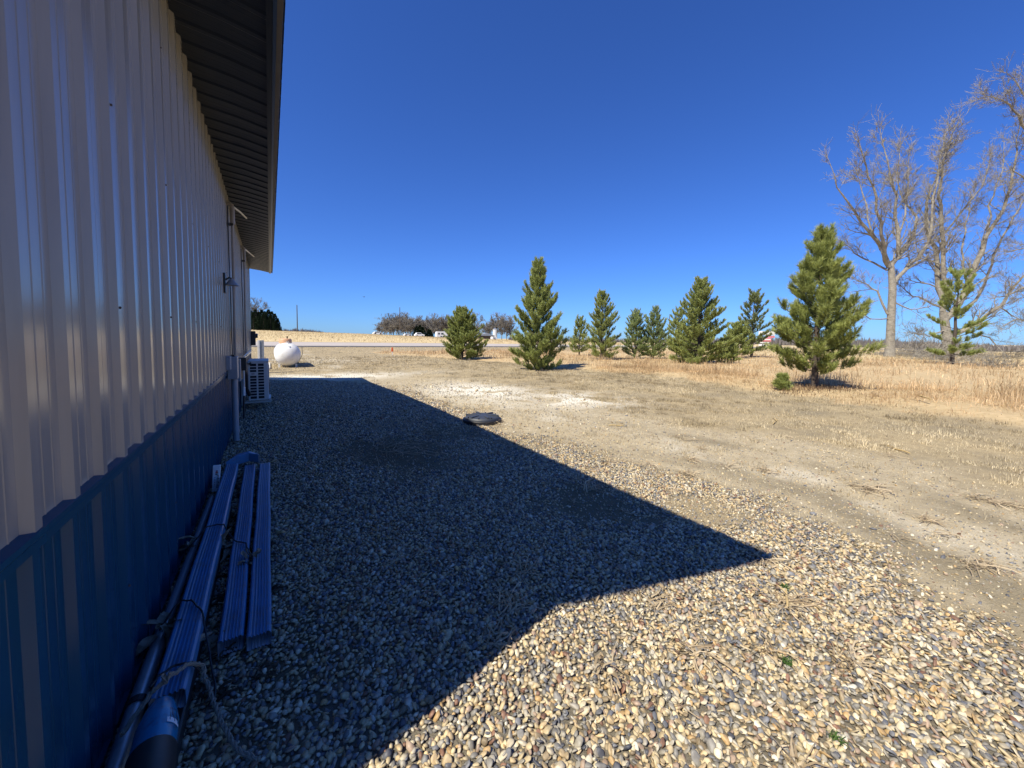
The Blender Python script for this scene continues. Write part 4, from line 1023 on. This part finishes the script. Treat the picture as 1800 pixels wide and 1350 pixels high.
# distant woods as stuff: spiky low band
def woods(name, px0, px1, Yd, hts, label, seed, c=(.19, .17, .165), step=.35, X_=None):
    r_ = np.random.default_rng(seed); V = []; F = []; C_ = []; n = 0
    xs_ = np.linspace(px0, px1, int((px1-px0)/step))
    for px in xs_:
        for k in range(3):
            Y = Yd(px)*r_.uniform(.96, 1.06); p2 = px+r_.normal(0, step); X = bearing(p2, Y); z = float(gz(X, Y))
            h = hpx(p2, Y, np.interp(px, *hts))*r_.uniform(.55, 1.12)*(.75+.5*float(vnoise(px, k, .35, seed)))+abs(z)*.0
            w = h*r_.uniform(.04, .12)+.12; cc = np.array(c)*r_.uniform(.7, 1.25)
            for j in range(4):
                a = r_.uniform(0, 6.28); q = r_.normal(0, .28)*h; dx, dy = math.cos(a)*w, math.sin(a)*w
                V += [(X-dx, Y-dy, z-1), (X+dx, Y+dy, z-1), (X+q*.5, Y+q*.5, z+h*r_.uniform(.6, 1.))]; F.append((n, n+1, n+2)); n += 3; C_ += [cc]*3
    o = mesh_np(name, V, F, M['farwood'], col=np.array(C_)); tag(o, label, 'woods', kind='stuff')
woods('distant_woods', 490, 580, lambda p: 330, ([490, 500, 520, 535, 560, 575, 580], [9, 11, 12, 12, 10, 7, 3]), 'low band of distant woods left of the first utility pole and beyond', 41, (.16, .155, .16))
woods('distant_woods', 625, 668, lambda p: 420, ([625, 640, 668], [4, 6, 7]), 'thin strip of distant woods at the left of the grove', 42, (.2, .2, .22), .3)
woods('distant_woods', 895, 1345, lambda p: 420/(1+.9*max(0., (p-900)/500)), ([895, 1000, 1100, 1345], [8, 7, 8, 12]), 'distant woods on the horizon behind the row of pines', 43, (.18, .165, .165), .5)
woods('distant_woods', 1345, 1860, lambda p: np.interp(p, [1345, 1500, 1700, 1860], [190, 95, 36, 10]), ([1345, 1500, 1700, 1860], [14, 16, 14, 13]), 'grey treeline on the horizon beyond the stubble at the right', 44, (.17, .155, .15), .5)

for k, (px, yt, Y, lab) in enumerate(((523, 537, 152, 'left utility pole on the crest of the stubble field'), (703, 541, 146, 'utility pole in front of the grove, the middle one'), (1175, 553, 96, 'slightly leaning utility pole between the pines'))):
    X = bearing(px, Y); d = X*RM[2, 0]+Y*RM[2, 1]; z0 = float(gz(X, Y)); hor = 592+(px-474)*.0122-1.6
    zt = H+(hor-yt)*d/FPX; t = empty('utility_pole', (X, Y, z0), 0, lab, 'utility pole', 'utility poles')
    ln_ = .25 if k == 2 else 0
    MB().tube([(0, 0, -.5), (ln_, 0, zt-z0)], [.17, .12], 8).build('pole', M['bark'], t, smooth=True)
    MB().tube([(ln_, 0, zt-z0-.05), (ln_, 0, zt-z0+.35)], .03, 6).build('insulator', M['pvc'], t)

def van(px, Y, ln, h, label, nm, cat, mat, boxy=False):
    X = bearing(px, Y); z = float(gz(X, Y)); t = empty(nm, (X, Y, z), 0, label, cat)
    if boxy: prof_ = [(-.5, .12), (-.5, .85), (-.46, .97), (-.3, 1), (.3, 1), (.46, .95), (.5, .5), (.5, .12)]
    else: prof_ = [(-.5, .2), (-.5, .55), (-.42, .62), (-.30, .95), (.10, 1), (.26, .65), (.46, .58), (.5, .45), (.5, .2)]
    MB().prism([(a*ln, b*h) for a, b in prof_], -.85, .85).build('body', mat, t, bevel=.05)
    wn = MB()
    if boxy:
        wn.box((-.1*ln, -.87, .5*h), (.12*ln, .87, .78*h)); wn.box((-.38*ln, -.87, .5*h), (-.22*ln, .87, .78*h))
    else: wn.prism([(-.36*ln, .64*h), (-.28*ln, .9*h), (.08*ln, .93*h), (.2*ln, .66*h)], -.87, .87)
    wn.build('window', M['glass'], t)
    for sx in ((-.28, .3) if not boxy else (-.1, .1)):
        MB().lathe([(.12, -.1), (.33, -.08), (.33, .08), (.12, .1)], (0, 0, 0), 16, Matrix.Translation((sx*ln, -.82, .33)) @ Matrix.Rotation(R(90), 4, 'X')).build('wheel', M['black'], t)
    return t
van(663.5, 154, 3.4, 1.2, 'white car farthest left on the field track', 'parked_car', 'car', M['white'])
van(716, 158, 3., 1.1, 'small white car between the pole and the evergreens of the grove', 'parked_car', 'car', M['white'])
van(737, 160, 4.0, 1.8, 'white pickup camper parked before the grove evergreens', 'camper_truck', 'camper', M['white'])
van(776, 150, 4.6, 2.4, 'white travel trailer beside the small round pine', 'travel_trailer', 'trailer', M['white'], True)
van(868, 152, 2.4, 1.5, 'small white trailer near the low grey shed', 'cargo_trailer', 'trailer', M['white'], True)
# low shed
X = bearing(852, 160); z = float(gz(X, 160)); t = empty('shed', (X, 160, z), 0, 'low brown shed among the bare trees beyond the road', 'shed')
MB().box((-4, -2, 0), (4, 2, 1.9)).build('wall', M['bark'], t); MB().prism([(-4.4, 1.9), (0, 3.2), (4.4, 1.9)], -2.3, 2.3).build('roof', M['pvc'], t); MB().box((2.2, -2.05, 0), (3.4, -1.9, 1.6)).build('door', M['white'], t)
X = bearing(870, 170); z = float(gz(X, 170)); t = empty('silo', (X, 170, z), 0, 'slim pale silo behind the low shed', 'silo')
MB().lathe([(1.1, 0), (1.1, 5.5)], (0, 0, 0), 20).build('wall', M['offwhite'], t, smooth=True); MB().lathe([(1.2, 5.5), (.1, 6.3)], (0, 0, 0), 20).build('roof', M['galv'], t, smooth=True)

# ------------------------------------------------------------------ sign boards seen through the pines
Y = 32.; X = bearing(1347, Y); Xd = X*RM[2, 0]+Y*RM[2, 1]; k_ = Xd/FPX
t = empty('sign_board', (X, Y, float(gz(X, Y))), 0, 'white and red roadside sign board seen between the two pines', 'sign')
vd = Vector((RM[0, 0], RM[0, 1], 0)).normalized()      # board faces the viewpoint side
ang = math.atan2(vd.y, vd.x); t.rotation_euler = (0, 0, ang); zb = t.location.z
hor = 600.6
def zz_(py): return H+(hor-py)*k_-zb
def brd(a, b, y0, y1, nm, mat, dep=.05): return MB().box(((a-1347)*k_, -dep, zz_(y1)), ((b-1347)*k_, dep, zz_(y0))).build(nm, mat, t)
brd(1333, 1361, 582, 589.3, 'top_panel', M['white']); brd(1333.5, 1355, 594, 600.3, 'lower_panel', M['redpaint']); brd(1348, 1361, 590.2, 593.6, 'side_panel', M['redpaint'], .04)
brd(1335, 1354, 595.8, 597.6, 'stripe', M['white'], .056); brd(1334, 1354, 605, 608, 'bench_panel', M['white']); brd(1336, 1352, 601.5, 603, 'rail', M['white'])
for a in (1334.5, 1358.5): brd(a-.4, a+.4, 582, 613, 'post', M['bark'], .03)
fc = bpy.data.curves.new('letters', 'FONT'); fc.body = 'AN'; fc.size = 6.2*k_; fc.extrude = .004; fc.align_x = 'CENTER'
fo = bpy.data.objects.new('tmp', fc); COL.objects.link(fo); bpy.context.view_layer.update()
me = bpy.data.meshes.new_from_object(fo); bpy.data.objects.remove(fo)
lo = link('letters', me, M['ink'], t); lo.rotation_euler = (R(90), 0, 0); lo.location = (-4.5*k_, -.056, zz_(588.3))

# ------------------------------------------------------------------ bird
p = pt(640, 522, 90.); t = empty('flying_bird', tuple(p), .5, 'small dark bird flying in the open sky', 'bird')
mb = MB().tube([(-.22, 0, 0), (-.1, 0, .01), (.1, 0, .02), (.2, 0, .02), (.26, 0, .015)], [.02, .05, .06, .035, .01], 8); mb.build('body', M['black'], t, smooth=True)
for s in (-1, 1):
    MB().add([(.08, 0, .03), (-.08, 0, .03), (-.06, s*.34, .10), (.06, s*.30, .11), (-.05, s*.62, .05)], [(0, 1, 2, 3), (3, 2, 4)]).add([(.08, 0, .02), (-.08, 0, .02), (-.06, s*.34, .09), (.06, s*.30, .10), (-.05, s*.62, .04)], [(3, 2, 1, 0), (4, 2, 3)]).build('wing', M['black'], t, recalc=False)

# small pieces carried by a part of their thing
SUB = {'badge': 'louvre_frame', 'fan_guard': 'casing', 'fan_recess': 'casing', 'foot': 'rail', 'vent_cap': 'hood', 'label_print': 'label_sheet', 'coupling': 'conduit', 'dial': 'casing', 'red_mark': 'tube', 'printed_lines': 'tube',
       'letters': 'top_panel', 'stripe': 'lower_panel', 'insulator': 'pole', 'weld_seam': 'shell', 'lifting_lug': 'shell', 'handle': 'shell', 'clamp': 'pipe', 'rim': 'body', 'collar': 'thick_section', 'sleeve': 'pipe', 'bolt': 'cover', 'rib': 'cover'}
for o in list(scene.objects):
    b_ = o.name.split('.')[0]
    if b_ in SUB and o.parent is not None and o.parent.type == 'EMPTY':
        sib = [q for q in o.parent.children if q.name.split('.')[0] == SUB[b_]]
        if sib: o.parent = sib[0]

# ------------------------------------------------------------------ sky, sun, camera
w = bpy.data.worlds.new('World'); scene.world = w; w.use_nodes = True; nt = w.node_tree
KX, KS = .785, .22
sd = Vector((KX, KS, -1)).normalized()
elev = math.asin(-sd.z); az = math.atan2(-sd.x, -sd.y)
sky = nt.nodes.new('ShaderNodeTexSky'); sky.sky_type = 'NISHITA'; sky.sun_disc = False; sky.sun_elevation = elev; sky.sun_rotation = az
sky.altitude = 500; sky.air_density = 1.; sky.dust_density = .25; sky.ozone_density = 1.8
bg = nt.nodes['Background']; L(nt, mix(nt, 1., sky.outputs[0], (.44, .84, 1.75), 'MULTIPLY'), bg.inputs[0]); bg.inputs[1].default_value = .06
ld = bpy.data.lights.new('sun', 'SUN'); ld.energy = 5.0; ld.angle = R(.53); ld.color = (1, .93, .78)
lo = bpy.data.objects.new('sun', ld); COL.objects.link(lo); lo.rotation_euler = sd.to_track_quat('-Z', 'Y').to_euler(); lo.location = (-20, -6, 25)
cd = bpy.data.cameras.new('camera'); cam = bpy.data.objects.new('camera', cd); COL.objects.link(cam)
cd.sensor_width = 36; cd.sensor_fit = 'HORIZONTAL'; cd.lens = 36*FPX/1800; cd.shift_y = -(675-YC)/1800; cd.clip_start = .05; cd.clip_end = 9000
m4 = Matrix(((RM[0, 0], -RM[1, 0], -RM[2, 0], 0), (RM[0, 1], -RM[1, 1], -RM[2, 1], 0), (RM[0, 2], -RM[1, 2], -RM[2, 2], H), (0, 0, 0, 1)))
cam.matrix_world = m4
scene.camera = cam
scene.view_settings.view_transform = 'Standard'; scene.view_settings.look = 'None'; scene.view_settings.exposure = .6; scene.view_settings.gamma = 1
scene.render.engine = 'CYCLES'
scene.cycles.max_bounces = 6
